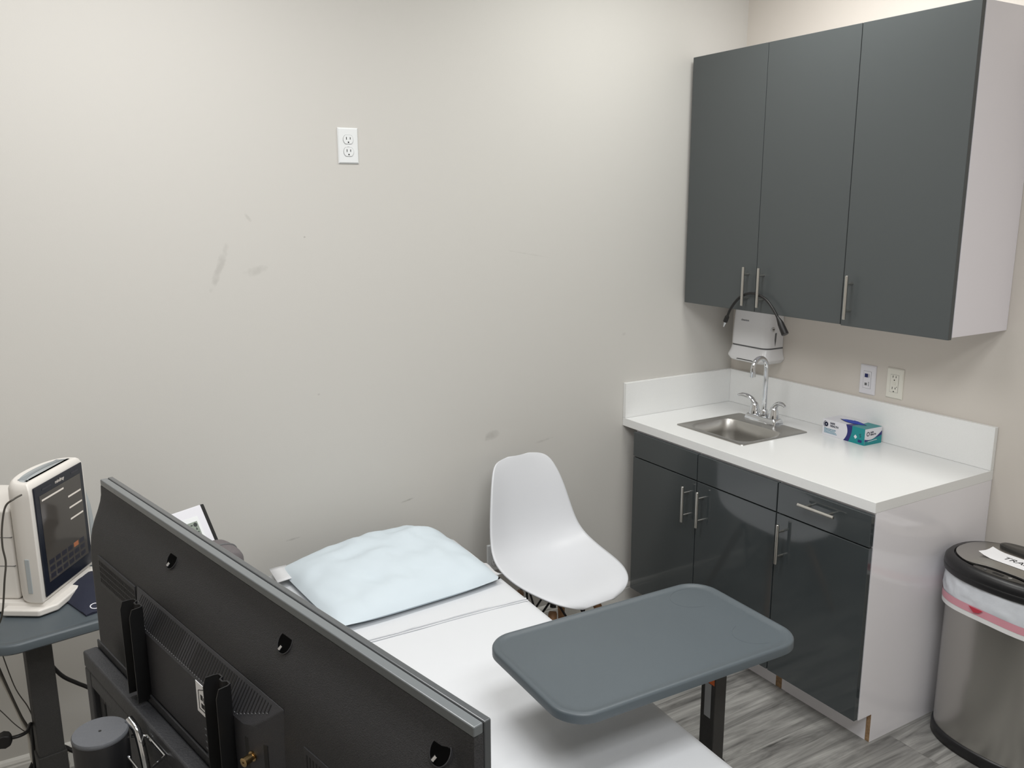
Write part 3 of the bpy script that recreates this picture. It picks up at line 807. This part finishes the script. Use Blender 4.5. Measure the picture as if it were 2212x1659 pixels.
o = B().grid([[(-.315-.012*(1-j/6), .13+.115*j/6, .024), (-.262, .13+.105*j/6, .028)] for j in range(7)]).build('pillow_flap', 'pillow_inner', t, smooth=60)
k = o.modifiers.new('solid', 'SOLIDIFY'); k.thickness = .002

# ---------------------------------------------------------------- overbed tables
def overbed_table(label, loc, rz, hx, hy, height, colx, coly, colw, cold, stickers, mirror=1):
    t = thing('overbed_table', label, 'table', loc, rz, 'grey overbed tables')
    r_ = .072; z1 = height
    lp_ = lambda ins, z: rrect(hx-ins, hy-ins, r_-ins*.8, z, 10)
    top = B().loft([lp_(.006, z1-.026), lp_(.0, z1-.021), lp_(0, z1-.005), lp_(.002, z1-.0015), lp_(.006, z1), lp_(.011, z1), lp_(.015, z1-.003), lp_(.03, z1-.0032)]).build('tabletop', 'table_grey', t, smooth=50)
    for (cx, cy, a0, a1) in ((hx-.085, hy-.075, 60, 265), (hx-.075, -hy+.085, 110, 260)):
        B().tube([(cx+.062*math.cos(R(a0+(a1-a0)*k/24)), cy+.050*math.sin(R(a0+(a1-a0)*k/24)), z1-.0036) for k in range(25)], .0009, 6).build('moulded_ring', 'table_grey', top, smooth=60)
    B().box((colx-.11 if colx > 0 else colx-.05, -.11, z1-.046), (colx+.05 if colx > 0 else colx+.11, .11, z1-.0262)).build('support_plate', 'powder_charcoal', t, bevel=.003)
    B().box((colx-colw/2, coly-cold/2, .30), (colx+colw/2, coly+cold/2, z1-.046)).build('inner_column', 'powder_charcoal', t, bevel=.003)
    B().box((colx-colw/2-.004, coly-cold/2-.004, .062), (colx+colw/2+.004, coly+cold/2+.004, .36)).build('outer_column', 'powder_charcoal', t, bevel=.003)
    b = B(); d = -1 if colx > 0 else 1
    b.box((min(colx, colx+d*.03)-.03, -.19, .030), (max(colx, colx+d*.03)+.03, .19, .062))
    for y in (-.19, .15): b.box((min(colx, colx+d*.60), y, .030), (max(colx, colx+d*.60), y+.04, .062))
    b.build('base_frame', 'powder_charcoal', t, bevel=.004)
    for x in (colx, colx+d*.57):
        for y in (-.17, .17):
            c = B().lathe([(.006, -.012), (.0145, -.011), (.0148, 0), (.0145, .011), (.006, .012)], 18, Matrix.Translation((x, y, .0148)) @ Matrix.Rotation(R(90), 4, 'X'))
            c.box((x-.008, y-.008, .024), (x+.008, y+.008, .032))
            c.build('caster', 'black_metal', t)
    return t, colx-colw/2, coly
t, cxl, cyl = overbed_table('grey overbed table reaching over the bed, its column beside the bed', (-1.634, -1.384, 0), R(-1.5), .328, .187, .75, .228, .005, .038, .050, True)
# labels on the column side that faces the bed
B().box((cxl-.0006, cyl-.012, .480), (cxl, cyl+.010, .572)).build('sticker', 'label_silver', t, smooth=0, label='silver rating sticker on the column')
B().box((cxl-.0006, cyl-.022, .574), (cxl, cyl+.012, .625)).build('sticker', 'label_orange', t, smooth=0, label='orange warning sticker on the column')
overbed_table('grey overbed table at left carrying the upright scanner', (-2.650, -.430, 0), R(9), .328, .187, .75, -.200, -.02, .060, .045, False)

# ---------------------------------------------------------------- upright scanner on the left table
t = thing('ultrasound_scanner', 'white upright medical scanner with black touch screen on the left table', 'medical device', (-2.811, -.511, .75), math.atan2(-.546, .838))
W_ = .214
def dl(z, ins=0, back=.090, fx_=0):
    """D-shaped plan: flat front at x=0, curved back"""
    y0, y1 = -.014+ins, W_+.014-ins; yc = (y0+y1)/2; hy_ = (y1-y0)/2
    pts = [(fx_-ins, y0), (fx_-ins, y1)]
    n = 20
    for k in range(n+1):
        a = PI/2 - PI*k/n
        pts.append((-.020-(back-.020-ins)*abs(math.cos(a))**.75, yc+hy_*math.sin(a)))
    return [Vector((x, y, z)) for x, y in pts]
body = B().loft([dl(.024, .012), dl(.030, .002), dl(.05), dl(.30), dl(.318, .001), dl(.330, .006), dl(.335, .012), dl(.334, .020)]).build('housing', 'monitor_cream', t, smooth=45, bevel=.003)
B().loft([dl(.3341, .024, .088), dl(.3352, .026, .088)]).build('handle_recess', 'monitor_grey', body, smooth=40, label='grey recessed carrying handle')
B().loft([dl(.3353, .036, .078, -.012), dl(.3360, .037, .078, -.012)]).build('handle_opening', 'recess_grey', body, smooth=40)
scr = B().poly([(.0, -.002, .040), (.0, W_+.002, .040), (.0, W_+.002, .322), (.0, -.002, .322)], (.004, 0, 0)).build('screen_bezel', 'monitor_bezel', t, bevel=.003)
B().poly([(.0042, .016, .072), (.0042, W_-.014, .072), (.0042, W_-.014, .296), (.0042, .016, .296)], (.0004, 0, 0)).build('screen', 'monitor_glass', scr, smooth=0)
xx = .0048
for (y0, y1, z) in ((.024, .120, .2800), (.136, .196, .2505), (.136, .196, .2205), (.136, .196, .1900)):
    B().box((xx-.0002, y0, z), (xx, y1, z+.0045)).build('screen_bar', 'ui_bar', scr, smooth=0)
b = B()
for r_ in range(3):
    for c_ in range(6):
        if (r_, c_) == (2, 4): continue
        b.box((xx-.0002, .024+c_*.028, .078+r_*.018), (xx, .024+c_*.028+.022, .078+r_*.018+.012))
b.build('screen_keys', 'ui_key', scr, smooth=0)
B().box((xx-.0002, .136, .114), (xx, .158, .126)).build('screen_key', 'ui_orange', scr, smooth=0, label='orange on-screen key')
for (y0, y1) in ((.030, .070), (.160, .195)): B().box((.0041, y0, .306), (.0045, y1, .311)).build('indicator_bar', 'ui_key', scr, smooth=0)
text('mindray', .0125, 'ui_bar', scr, frame((.0047, .107, .3085), (0,1,0), (0,0,1)))
B().box((-.034, -.0150, .055), (-.022, -.0118, .145)).build('side_strip', 'monitor_grey', body, bevel=.002)
b = B(); b.box((-.245, .012, .026), (-.075, .205, .262)); o = b.build('rear_unit', 'monitor_cream', t, bevel=.008, seg=3)
b = B()
for z in (.115, .190): b.box((-.2455, .0114, z), (-.076, .2056, z+.0015))
b.build('panel_seam', 'slot_grey', o, smooth=0)
B().loft([rrect(.128, .112, .02, 0, 6, -.125, .107), rrect(.130, .116, .02, .004, 6, -.125, .107), rrect(.122, .110, .02, .026, 6, -.125, .107)]).build('base', 'monitor_cream', t, smooth=40, bevel=.002)
b = B(); b.poly([(-.10, -.028, 0), (-.005, -.028, 0), (.022, .010, 0), (.022, .200, 0), (.005, .236, 0), (-.06, .236, 0), (-.06, .21, 0), (-.014, .20, 0), (-.014, .01, 0), (-.10, .0, 0)], (0, 0, .018))
b.build('front_foot', 'monitor_cream', t, bevel=.005)
b = B(); b.tube([(-.012, .245, .050), (-.010, .252, .10), (-.016, .254, .19), (-.03, .250, .26)], [.006, .008, .008, .005], 10, smooth=4).build('side_latch', 'monitor_grey', t, smooth=60)
b = B(); b.tube([(.020, .242, .018), (.030, .252, .028), (.018, .262, .055), (-.01, .262, .075)], .009, 10, smooth=4).build('probe_clip', 'monitor_cream', t, smooth=60)

# folded navy bag on the left table
t = thing('folded_bag', 'dark navy folded cloth bag with white marks, beside the scanner', 'bag', (-2.672, -.425, .747), R(18))
b = B(); rows = []
for j in range(15):
    rows.append([( -.105+.21*i/14, -.13+.26*j/14, .004+.020*(1-abs(-1+2*i/14)**4)*(1-abs(-1+2*j/14)**4)+.004*noise.noise(Vector((i*.5, j*.5, 3)))) for i in range(15)])
b.grid(rows); b.box((-.105, -.13, .0005), (.105, .13, .004))
o = b.build('cloth', 'bag_navy', t, smooth=70)
b = B()
for (x, y) in ((-.075, -.110), (-.040, -.118), (.0, -.120), (.045, -.108), (.03, .0), (.06, .06), (.055, -.05)):
    m_ = Matrix.Translation((x, y, .0285))
    for k in range(9):
        a0, a1 = R(30+k*30), R(60+k*30)
        b.poly([m_ @ Vector((rr_*math.cos(a), rr_*math.sin(a), 0)) for rr_, a in ((.011, a0), (.011, a1), (.0085, a1), (.0085, a0))])
o2 = b.build('printed_marks', 'print_white', o, smooth=0, merge=1e-5)
sw = o2.modifiers.new('wrap', 'SHRINKWRAP'); sw.target = o; sw.offset = .0006; sw.wrap_method = 'PROJECT'; sw.use_negative_direction = True; sw.use_project_z = True; sw.use_positive_direction = True

# small white monitor with LCD behind the television
def euler_m(loc, yaw_, tilt_): return Matrix.Translation(loc) @ Matrix.Rotation(yaw_, 4, 'Z') @ Matrix.Rotation(-tilt_, 4, 'X')
t = thing('blood_pressure_monitor', 'small white monitor with grey display leaning behind the television', 'medical device', (0, 0, 0))
t.matrix_world = euler_m((-2.386, -.300, .888), R(25), R(30))
B().poly([(-.150, 0, -.165), (.0, 0, -.165), (.0, 0, 0), (-.150, 0, 0)], (0, .036, 0)).build('case', 'bracket_black', t, bevel=.003)
fp = B().poly([(-.150, -.003, -.162), (-.0135, -.003, -.162), (-.0135, -.003, -.0005), (-.150, -.003, -.0005)], (0, .006, 0)).build('front_panel', 'print_white', t, bevel=.002)
rc = B().poly([(-.130, -.0036, -.14), (-.036, -.0036, -.14), (-.036, -.0036, -.028), (-.130, -.0036, -.028)], (0, .001, 0)).build('recess', 'plastic_white', fp, smooth=0)
d = B().poly([(-.122, -.0042, -.13), (-.044, -.0042, -.13), (-.044, -.0042, -.042), (-.122, -.0042, -.042)], (0, .001, 0)).build('display', 'lcd_green', fp, smooth=0)
b = B(); b.lathe([(.006, 0), (.006, .0004)], 16, Matrix.Translation((-.053, -.0042, -.051)) @ Matrix.Rotation(R(90), 4, 'X'))
b.poly([(-.056, -.0046, -.066), (-.050, -.0046, -.066), (-.053, -.0046, -.058)], (0, .0004, 0)); b.poly([(-.054, -.0046, -.075), (-.049, -.0046, -.075), (-.049, -.0046, -.071), (-.054, -.0046, -.071)], (0, .0004, 0))
b.poly([(-.068, -.0046, -.052), (-.062, -.0046, -.052), (-.062, -.0046, -.049), (-.068, -.0046, -.049)], (0, .0004, 0))
b.build('display_symbols', 'lcd_ink', d, smooth=0)
B().poly([(-.120, .036, -.155), (-.035, .036, -.155), (-.035, .036, -.06), (-.120, .036, -.06)], (0, .02, 0)).build('rear_stand', 'bracket_black', t, bevel=.003)

# grey padded bag beyond it
t = thing('soft_case', 'grey rounded soft case beside the small white monitor, mostly behind the television', 'case', (-2.404, -.495, .747), R(10))
def cs(y, k_):
    f = lambda c: abs(c)**.62*(1 if c > 0 else -1)
    return [Vector((.064*k_*f(math.cos(a)), y, .040+(.040*k_*f(math.sin(a)) if math.sin(a) > 0 else .0395*f(math.sin(a))))) for a in [2*PI*q/40 for q in range(40)]]
B().loft([cs(-.06, .82), cs(-.052, .95), cs(-.03, 1), cs(.03, 1), cs(.052, .95), cs(.06, .82)]).build('shell', 'felt_grey', t, smooth=60)
B().tube([(.0645*abs(math.cos(a))**.62*(1 if math.cos(a) > 0 else -1), 0, .040+.0405*math.sin(a)**.62) for a in [PI*q/20 for q in range(21)]], .0028, 8).build('zip_line', 'slot_grey', t, smooth=60)

# ---------------------------------------------------------------- television (seen from behind) on its stand
TA = Vector((-2.684, -1.114, 0)); te = Vector((.2163, -.9763, 0)).normalized(); tn = Vector((-te.y*-1, 0, 0))
tn = Vector((te.y, -te.x, 0))           # points to the back of the set, towards the camera
TL, TZ, TH = 1.0443, 1.25, .640
t = thing('television', 'black flat television seen from behind, standing beside the bed', 'television', (TA.x, TA.y, TZ-TH), math.atan2(te.y, te.x))
# local axes: x along the set, y = -(towards the back), z up from the bottom edge
def tl(s_, d, z): return Vector((s_, -d, z+TH))
b = B()
b.box(tl(0, .0092, -TH), tl(TL, 0, 0))
bz = b.build('bezel', 'tv_bezel', t, bevel=.0018)
B().box(tl(.0015, .0100, -TH+.002), tl(TL-.0015, .0088, -.0018)).build('seam', 'slot_black', t, smooth=0)
B().box(tl(.0004, .0226, -.0125), tl(TL-.0004, .0100, -.0004)).build('top_band', 'tv_band_sheen', t, bevel=.0018)
B().box(tl(.018, -.0006, -TH+.03), tl(TL-.018, 0, -.018)).build('screen', 'tv_screen', t, smooth=0)
# back shell: profile swept along the set
pr = [(.0102, -.0120), (.0222, -.0122), (.0226, -.014), (.0240, -.030), (.0275, -.042), (.0340, -.056), (.0420, -.072), (.0480, -.088), (.0520, -.105), (.0545, -.125), (.0555, -.16), (.0560, -.30), (.0560, -TH+.09), (.050, -TH+.05), (.024, -TH+.012), (.0225, -TH+.001), (.0102, -TH+.0005)]
loops = []
for s_, k_ in ((0.0004, .0), (.004, .25), (.012, .80), (.020, 1), (.10, 1), (.50, 1), (.94, 1), (TL-.045, 1), (TL-.034, .8), (TL-.027, .25), (TL-.024, 0), (TL-.0004, 0)):
    loops.append([tl(s_, .0225+(d-.0225)*k_ if d > .0225 else d, z) for d, z in pr])
# left end keeps the bulge right to the edge, as a moulded shoulder
loops[0] = [tl(.0004, .0225+(d-.0225)*.80 if d > .0225 else d, z) for d, z in pr]
loops[1] = [tl(.006, .0225+(d-.0225)*.95 if d > .0225 else d, z) for d, z in pr]
loops[2] = [tl(.014, d, z) for d, z in pr]
shell = B().loft(loops).build('back_shell', 'tv_shell', t, smooth=50)
# screw bosses
def shell_d(z):
    for (d0, z0), (d1, z1) in zip(pr[1:], pr[2:]):
        if z1 <= z <= z0: return d0+(d1-d0)*(z-z0)/(z1-z0)
    return .056
for (s_, z) in ((.338, -.048), (.690, -.048), (1.000, -.045)):
    d = shell_d(z); e_ = .002
    mm = Matrix.Translation(tl(s_, d+.0006, z)) @ Matrix.Rotation(R(90-32), 4, 'X')
    w_ = B().lathe([(.0150, -.006), (.0152, .0004), (.0142, .0007), (.0135, -.004)], 28, mm, True, False).build('screw_well', 'tv_bump', shell, smooth=40)
    B().lathe([(.0138, -.003), (.0138, .0003), (.001, .0004)], 28, mm).build('well_floor', 'well_black', w_, smooth=0)
    B().tube([mm @ Vector((-.004, -.0112, .0006)), mm @ Vector((-.0015, -.0055, .0005))], .0026, 10).build('screw', 'chrome', w_)
# vent slots: left grille and right grille
def grille(s0, s1, z0, z1, n):
    d = .0560
    b = B(); b.box(tl(s0-.006, d+.0004, z0-.006), tl(s1+.006, d-.012, z1+.006)); fr_ = b.build('grille', 'tv_bump', shell, smooth=0)
    b = B()
    for k in range(n):
        x = s0+(s1-s0)*k/(n-1)
        zs = (z1-z0)/4
        for q in range(4): b.box(tl(x-.0014, d+.0008, z0+q*zs+.001), tl(x+.0014, d, z0+(q+1)*zs-.002))
    b.build('grille_slots', 'slot_black', fr_, smooth=0)
grille(.060, .225, -.172, -.128, 26)
grille(.775, .960, -.230, -.150, 26)
# electronics bump with sloped, slotted top
bt = [(.238, .054, -.117), (.722, .054, -.117), (.697, .066, -.1375), (.676, .0745, -.152), (.656, .0782, -.158), (.637, .0785, -.1585), (.323, .0785, -.1585), (.304, .0780, -.158), (.284, .0745, -.152), (.263, .066, -.1375)]
zb = -.52
b = B()
top_ = [tl(*p) for p in bt]
bot_ = [tl(p[0], p[1], zb) for p in bt]
b.loft([bot_, top_])
bump = b.build('rear_housing', 'tv_bump', t, bevel=.002, smooth=25)
b = B(); dots = B()
sl = (-.1585+.117)/(.0785-.054)
for k in range(60):
    s_ = .268+.426*k/59
    mg = max(0, (.325-s_)/.06, (s_-.635)/.06)
    d0, d1 = .0575, .0762-.0135*mg
    deep = (9 < k < 24) or (29 < k < 47)
    wv = .0021 if deep else .0008
    z_ = lambda d: -.117+(d-.054)*sl+.0009
    if d1-d0 < .003: continue
    b.poly([tl(s_-wv, d0, z_(d0)), tl(s_+wv, d0, z_(d0)), tl(s_+wv, d1, z_(d1)), tl(s_-wv, d1, z_(d1))], (0, 0, -.0006))
    dots.box(tl(s_-.0010, d1+.0004, z_(d1)-.0006), tl(s_+.0010, d1+.0012, z_(d1)+.0002))
b.build('vent_slots', 'slot_black', bump, smooth=0)
dots.build('vent_ribs', 'rib_grey', bump, smooth=0)
# connector bay and coax socket
# both sit on the slanted right side of the housing
ba, bb = tl(.697, .066, 0), tl(.656, .0782, 0); bd = (bb-ba).normalized(); bn = Vector((-bd.y, bd.x, 0)); bn = bn if bn.y < 0 else -bn
bo = tl(.6705, .0735, -.197)
B().loft([[bo+bd*u+Vector((0,0,v))+bn*.0004 for u, v in ((-.026, .022), (.014, .022), (.014, -.10), (-.026, -.10))], [bo+bd*u+Vector((0,0,v))+bn*.0012 for u, v in ((-.026, .022), (.014, .022), (.014, -.10), (-.026, -.10))]]).build('connector_bay', 'slot_black', bump, smooth=0)
cm = Matrix.Translation(bo+bn*.001) @ bn.to_track_quat('Z', 'Y').to_matrix().to_4x4()
b = B(); b.lathe([(.0065, 0), (.0068, .003), (.0045, .0035), (.0045, .007), (.0058, .0075), (.0060, .0175), (.0048, .0180), (.0014, .0178), (.0014, .016)], 20, cm)
b.build('coax_socket', 'brass', bump, smooth=40, label='brass coaxial socket')
# sticker
st = B().box(tl(.512, .0792, -.205), tl(.572, .0785, -.158)).build('sticker', 'paper', bump, smooth=0, label='white square sticker on the rear housing')
b = B(); hp = [(.520, -.198), (.520, -.170), (.542, -.161), (.564, -.170), (.564, -.198)]
for (a, c) in zip(hp, hp[1:]+hp[:1]):
    b.tube([tl(a[0], .0793, a[1]), tl(c[0], .0793, c[1])], .0006, 5)
for (x0, x1, z0, z1) in ((.526, .533, -.182, -.174), (.535, .546, -.184, -.176), (.548, .557, -.182, -.174), (.527, .540, -.194, -.187), (.543, .556, -.194, -.186)):
    b.box(tl(x0, .0795, z0), tl(x1, .0790, z1))
b.build('sticker_print', 'ink', st, smooth=0)
b = B()
for k in range(5): b.box(tl(.530, .0788, -.226-k*.010), tl(.575-.006*(k % 2), .0784, -.224-k*.010))
b.build('rating_print', 'print_grey', bump, smooth=0)
# mounting arms: folded steel channels hooked over the stand rail
for s_ in (.2925, .592):
    w2 = .041; d0, d1, th = .0787, .1010, .0018
    z1 = -.112
    b = B()
    prof_ = [(s_, d1), (s_+.001, d0+.006), (s_+.004, d0+.0005), (s_+.014, d0), (s_+.018, d0+.005), (s_+.024, d0+.005), (s_+.028, d0), (s_+w2-.004, d0+.0005), (s_+w2-.001, d0+.006), (s_+w2, d1)]
    inner_ = [(s_+th, d1), (s_+th+.001, d0+.0065), (s_+.0048, d0+.0024), (s_+.013, d0+.002), (s_+.0172, d0+.007), (s_+.0248, d0+.007), (s_+.029, d0+.002), (s_+w2-.0048, d0+.0024), (s_+w2-th-.001, d0+.0065), (s_+w2-th, d1)]
    ring = prof_+list(reversed(inner_))
    b.loft([[tl(x, d, -.268) for x, d in ring], [tl(x, d, z1-.012-.004*(d < .09)) for x, d in ring], [tl(x, d, z1) if d < d1-.004 else tl(x, d-.004, z1) for x, d in ring]])
    b.build('mounting_arm', 'bracket_black', t, smooth=30)
    

# stand: deep moulded frame with ledge, standing on the floor
t = thing('television_stand', 'dark grey stand frame with a ledge holding the television', 'stand', (TA.x, TA.y, 0), math.atan2(te.y, te.x))
def sl_(s_, d, z): return Vector((s_, -d, z+TZ))
SA, SB, LZ = .088, .96, -.274
b = B(); b.box(sl_(SA, .108, LZ-.030), sl_(SB, .083, LZ))
rail = b.build('ledge', 'stand_grey', t, bevel=.004, seg=3)
B().box(sl_(SA, .0826, LZ-.03), sl_(SB, .0796, LZ+.012)).build('rear_lip', 'stand_grey', t, bevel=.001)
# frame: outer border, recessed inner panel with a slot
b = B(); zt_, zb_ = LZ-.030, -.92
b.box(sl_(SA, .108, zb_), sl_(SA+.030, .083, zt_)); b.box(sl_(SB-.030, .108, zb_), sl_(SB, .083, zt_)); b.box(sl_(SA+.030, .108, zt_-.028), sl_(SB-.030, .083, zt_)); b.box(sl_(SA+.030, .108, zb_), sl_(SB-.030, .083, zb_+.04))
b.build('frame_border', 'stand_grey', t, bevel=.004, seg=3)
b = B(); b.box(sl_(SA+.030, .098, zb_+.04), sl_(SA+.050, .085, zt_-.028)); b.box(sl_(SA+.062, .098, zb_+.04), sl_(.46, .085, zt_-.028)); b.box(sl_(SA+.05, .098, zt_-.055), sl_(SA+.062, .085, zt_-.028)); b.box(sl_(SA+.05, .098, zb_+.04), sl_(SA+.062, .085, -.62))
b.build('recessed_panel', 'stand_grey', t, bevel=.004, seg=3)
B().box(sl_(.46, .094, zb_+.04), sl_(SB-.030, .085, zt_-.028)).build('dark_panel', 'bracket_black', t, bevel=.002)
b = B(); hk = [(.372, .128, -.292), (.388, .1105, -.292), (.455, .1105, -.292), (.478, .150, -.292), (.420, .150, -.292)]
b.tube([sl_(*p) for p in hk], .0022, 8).build('wire_hook', 'chrome', t, smooth=40)
b = B(); b.box(sl_(.312, .212, -.43), sl_(.450, .109, -.415)); b.build('rear_shelf', 'stand_grey', t, bevel=.003)
for s_ in (SA+.02, SB-.06):
    B().box(sl_(s_, .104, -TZ+.045), sl_(s_+.04, .087, zb_+.01)).build('post', 'stand_grey', t, bevel=.002)
for s_ in (SA+.02, SB-.06):
    B().box(sl_(s_, .36, -TZ), sl_(s_+.04, -.10, -TZ+.046)).build('foot', 'stand_grey', t, bevel=.004)

# black canister with a grey rubber top on the shelf of the stand
cz0 = TZ-.415
t = thing('canister', 'black cylinder with grey rubber cap behind the television', 'canister', (-2.7695, -1.500, cz0))
B().lathe([(.036, 0), (.0385, .003), (.0385, .133), (.0375, .136)], 48).build('body', 'canister_black', t, smooth=40)
o = B().lathe([(.0385, .1362), (.0392, .1375), (.0390, .1405), (.0375, .1428), (.001, .143)], 48).build('cap', 'rubber_grey', t, smooth=40)
B().lathe([(.0022, .1428), (.0022, .1434), (.0008, .1434)], 12).build('cap_hole', 'slot_black', o, smooth=0)
t = thing('steel_tube', 'bent chrome tube standing beside the black canister', 'tube', (-2.717, -1.520, cz0))
B().tube([(.004, -.006, 0), (.003, -.004, .06), (.000, .0, .105), (-.004, .010, .132), (-.012, .026, .146)], .0062, 14, smooth=5).build('tube', 'chrome', t, smooth=60)

# ---------------------------------------------------------------- cables under the left table
def cable(name, label, m, pts, r, sm=8):
    o0 = Vector(pts[-1])
    o = B().tube([Vector(p)-o0 for p in pts], r, 10, smooth=sm).build(name, m, smooth=70)
    o.location = o0
    return tag(o, label, 'cable')
cable('white_cable', 'thick white cable hanging under the left table', 'cable_white', [(-2.985, -.40, .71), (-2.955, -.42, .63), (-2.934, -.42, .564), (-2.912, -.42, .481), (-2.897, -.42, .409), (-2.890, -.42, .379), (-2.890, -.42, .339), (-2.887, -.42, .303), (-2.873, -.42, .278), (-2.84, -.41, .20), (-2.83, -.38, .05), (-2.80, -.30, .0045)], .0042)
cable('grey_cable', 'dark grey cable running beside the white cable under the left table', 'cable_dark', [(-2.960, -.40, .70), (-2.924, -.43, .549), (-2.901, -.43, .449), (-2.888, -.43, .405), (-2.882, -.43, .345), (-2.878, -.43, .28), (-2.86, -.42, .18), (-2.87, -.40, .0035)], .0032)
cable('thin_cable', 'thin cable slanting down to the left table column', 'cable_dark', [(-2.93, -.44, .69), (-2.906, -.44, .542), (-2.881, -.44, .468), (-2.872, -.435, .40), (-2.868, -.435, .25), (-2.89, -.42, .002)], .0014)
cable('thin_cable', 'thinnest cable sagging in from the left edge under the table', 'cable_dark', [(-3.00, -.44, .58), (-2.943, -.44, .483), (-2.918, -.44, .438), (-2.900, -.44, .411), (-2.886, -.44, .393), (-2.879, -.44, .33), (-2.90, -.43, .0015)], .0012)
cable('power_cable', 'black power cable curving behind the left table towards the television', 'cable_black', [(-2.850, -.32, .70), (-2.842, -.31, .60), (-2.834, -.30, .551), (-2.819, -.30, .505), (-2.795, -.30, .462), (-2.763, -.30, .431), (-2.734, -.30, .406), (-2.68, -.32, .36), (-2.64, -.40, .20), (-2.66, -.5, .006)], .0055)
cable('looped_cable', 'short black cable low down behind the left table column', 'cable_black', [(-2.90, -.28, .20), (-2.87, -.29, .25), (-2.828, -.30, .254), (-2.801, -.30, .236), (-2.76, -.31, .18), (-2.75, -.32, .006)], .006)
cable('coiled_cable', 'pale coiled cable beside the left table column', 'cable_white', [(-2.80, -.30, .232), (-2.826, -.30, .205), (-2.832, -.30, .185), (-2.818, -.30, .175), (-2.806, -.305, .195), (-2.815, -.305, .215), (-2.825, -.31, .190), (-2.812, -.31, .150), (-2.80, -.31, .0035)], .003)
cable('probe_cable', 'thin dark lead hanging down beside the upright scanner', 'cable_dark', [(-2.835, -.56, 1.075), (-2.850, -.60, 1.080), (-2.869, -.60, 1.065), (-2.881, -.60, 1.017), (-2.885, -.60, .972), (-2.883, -.60, .932), (-2.890, -.60, .890), (-2.905, -.585, .80), (-2.925, -.56, .7515)], .0022)
t = thing('power_plug', 'black power plug jutting in at the left edge under the table', 'plug', (-2.925, -.55, .45))
B().loft([[Vector((x, yy_*w_, .012+zz_*h_)) for yy_, zz_ in ((-1,-1),(1,-1),(1,1),(-1,1))] for x, w_, h_ in ((-.060, .013, .018), (-.022, .013, .015), (-.012, .015, .017), (.000, .013, .013), (.004, .006, .006))]).build('plug_body', 'cable_black', t, bevel=.003)
B().tube([(.002, 0, .012), (.02, .0, .012), (.036, .02, .006), (.045, .09, -.02), (.040, .12, -.15), (.03, .13, -.30), (.02, .14, -.446)], .0045, 10, smooth=6).build('plug_cord', 'cable_black', t, smooth=60)
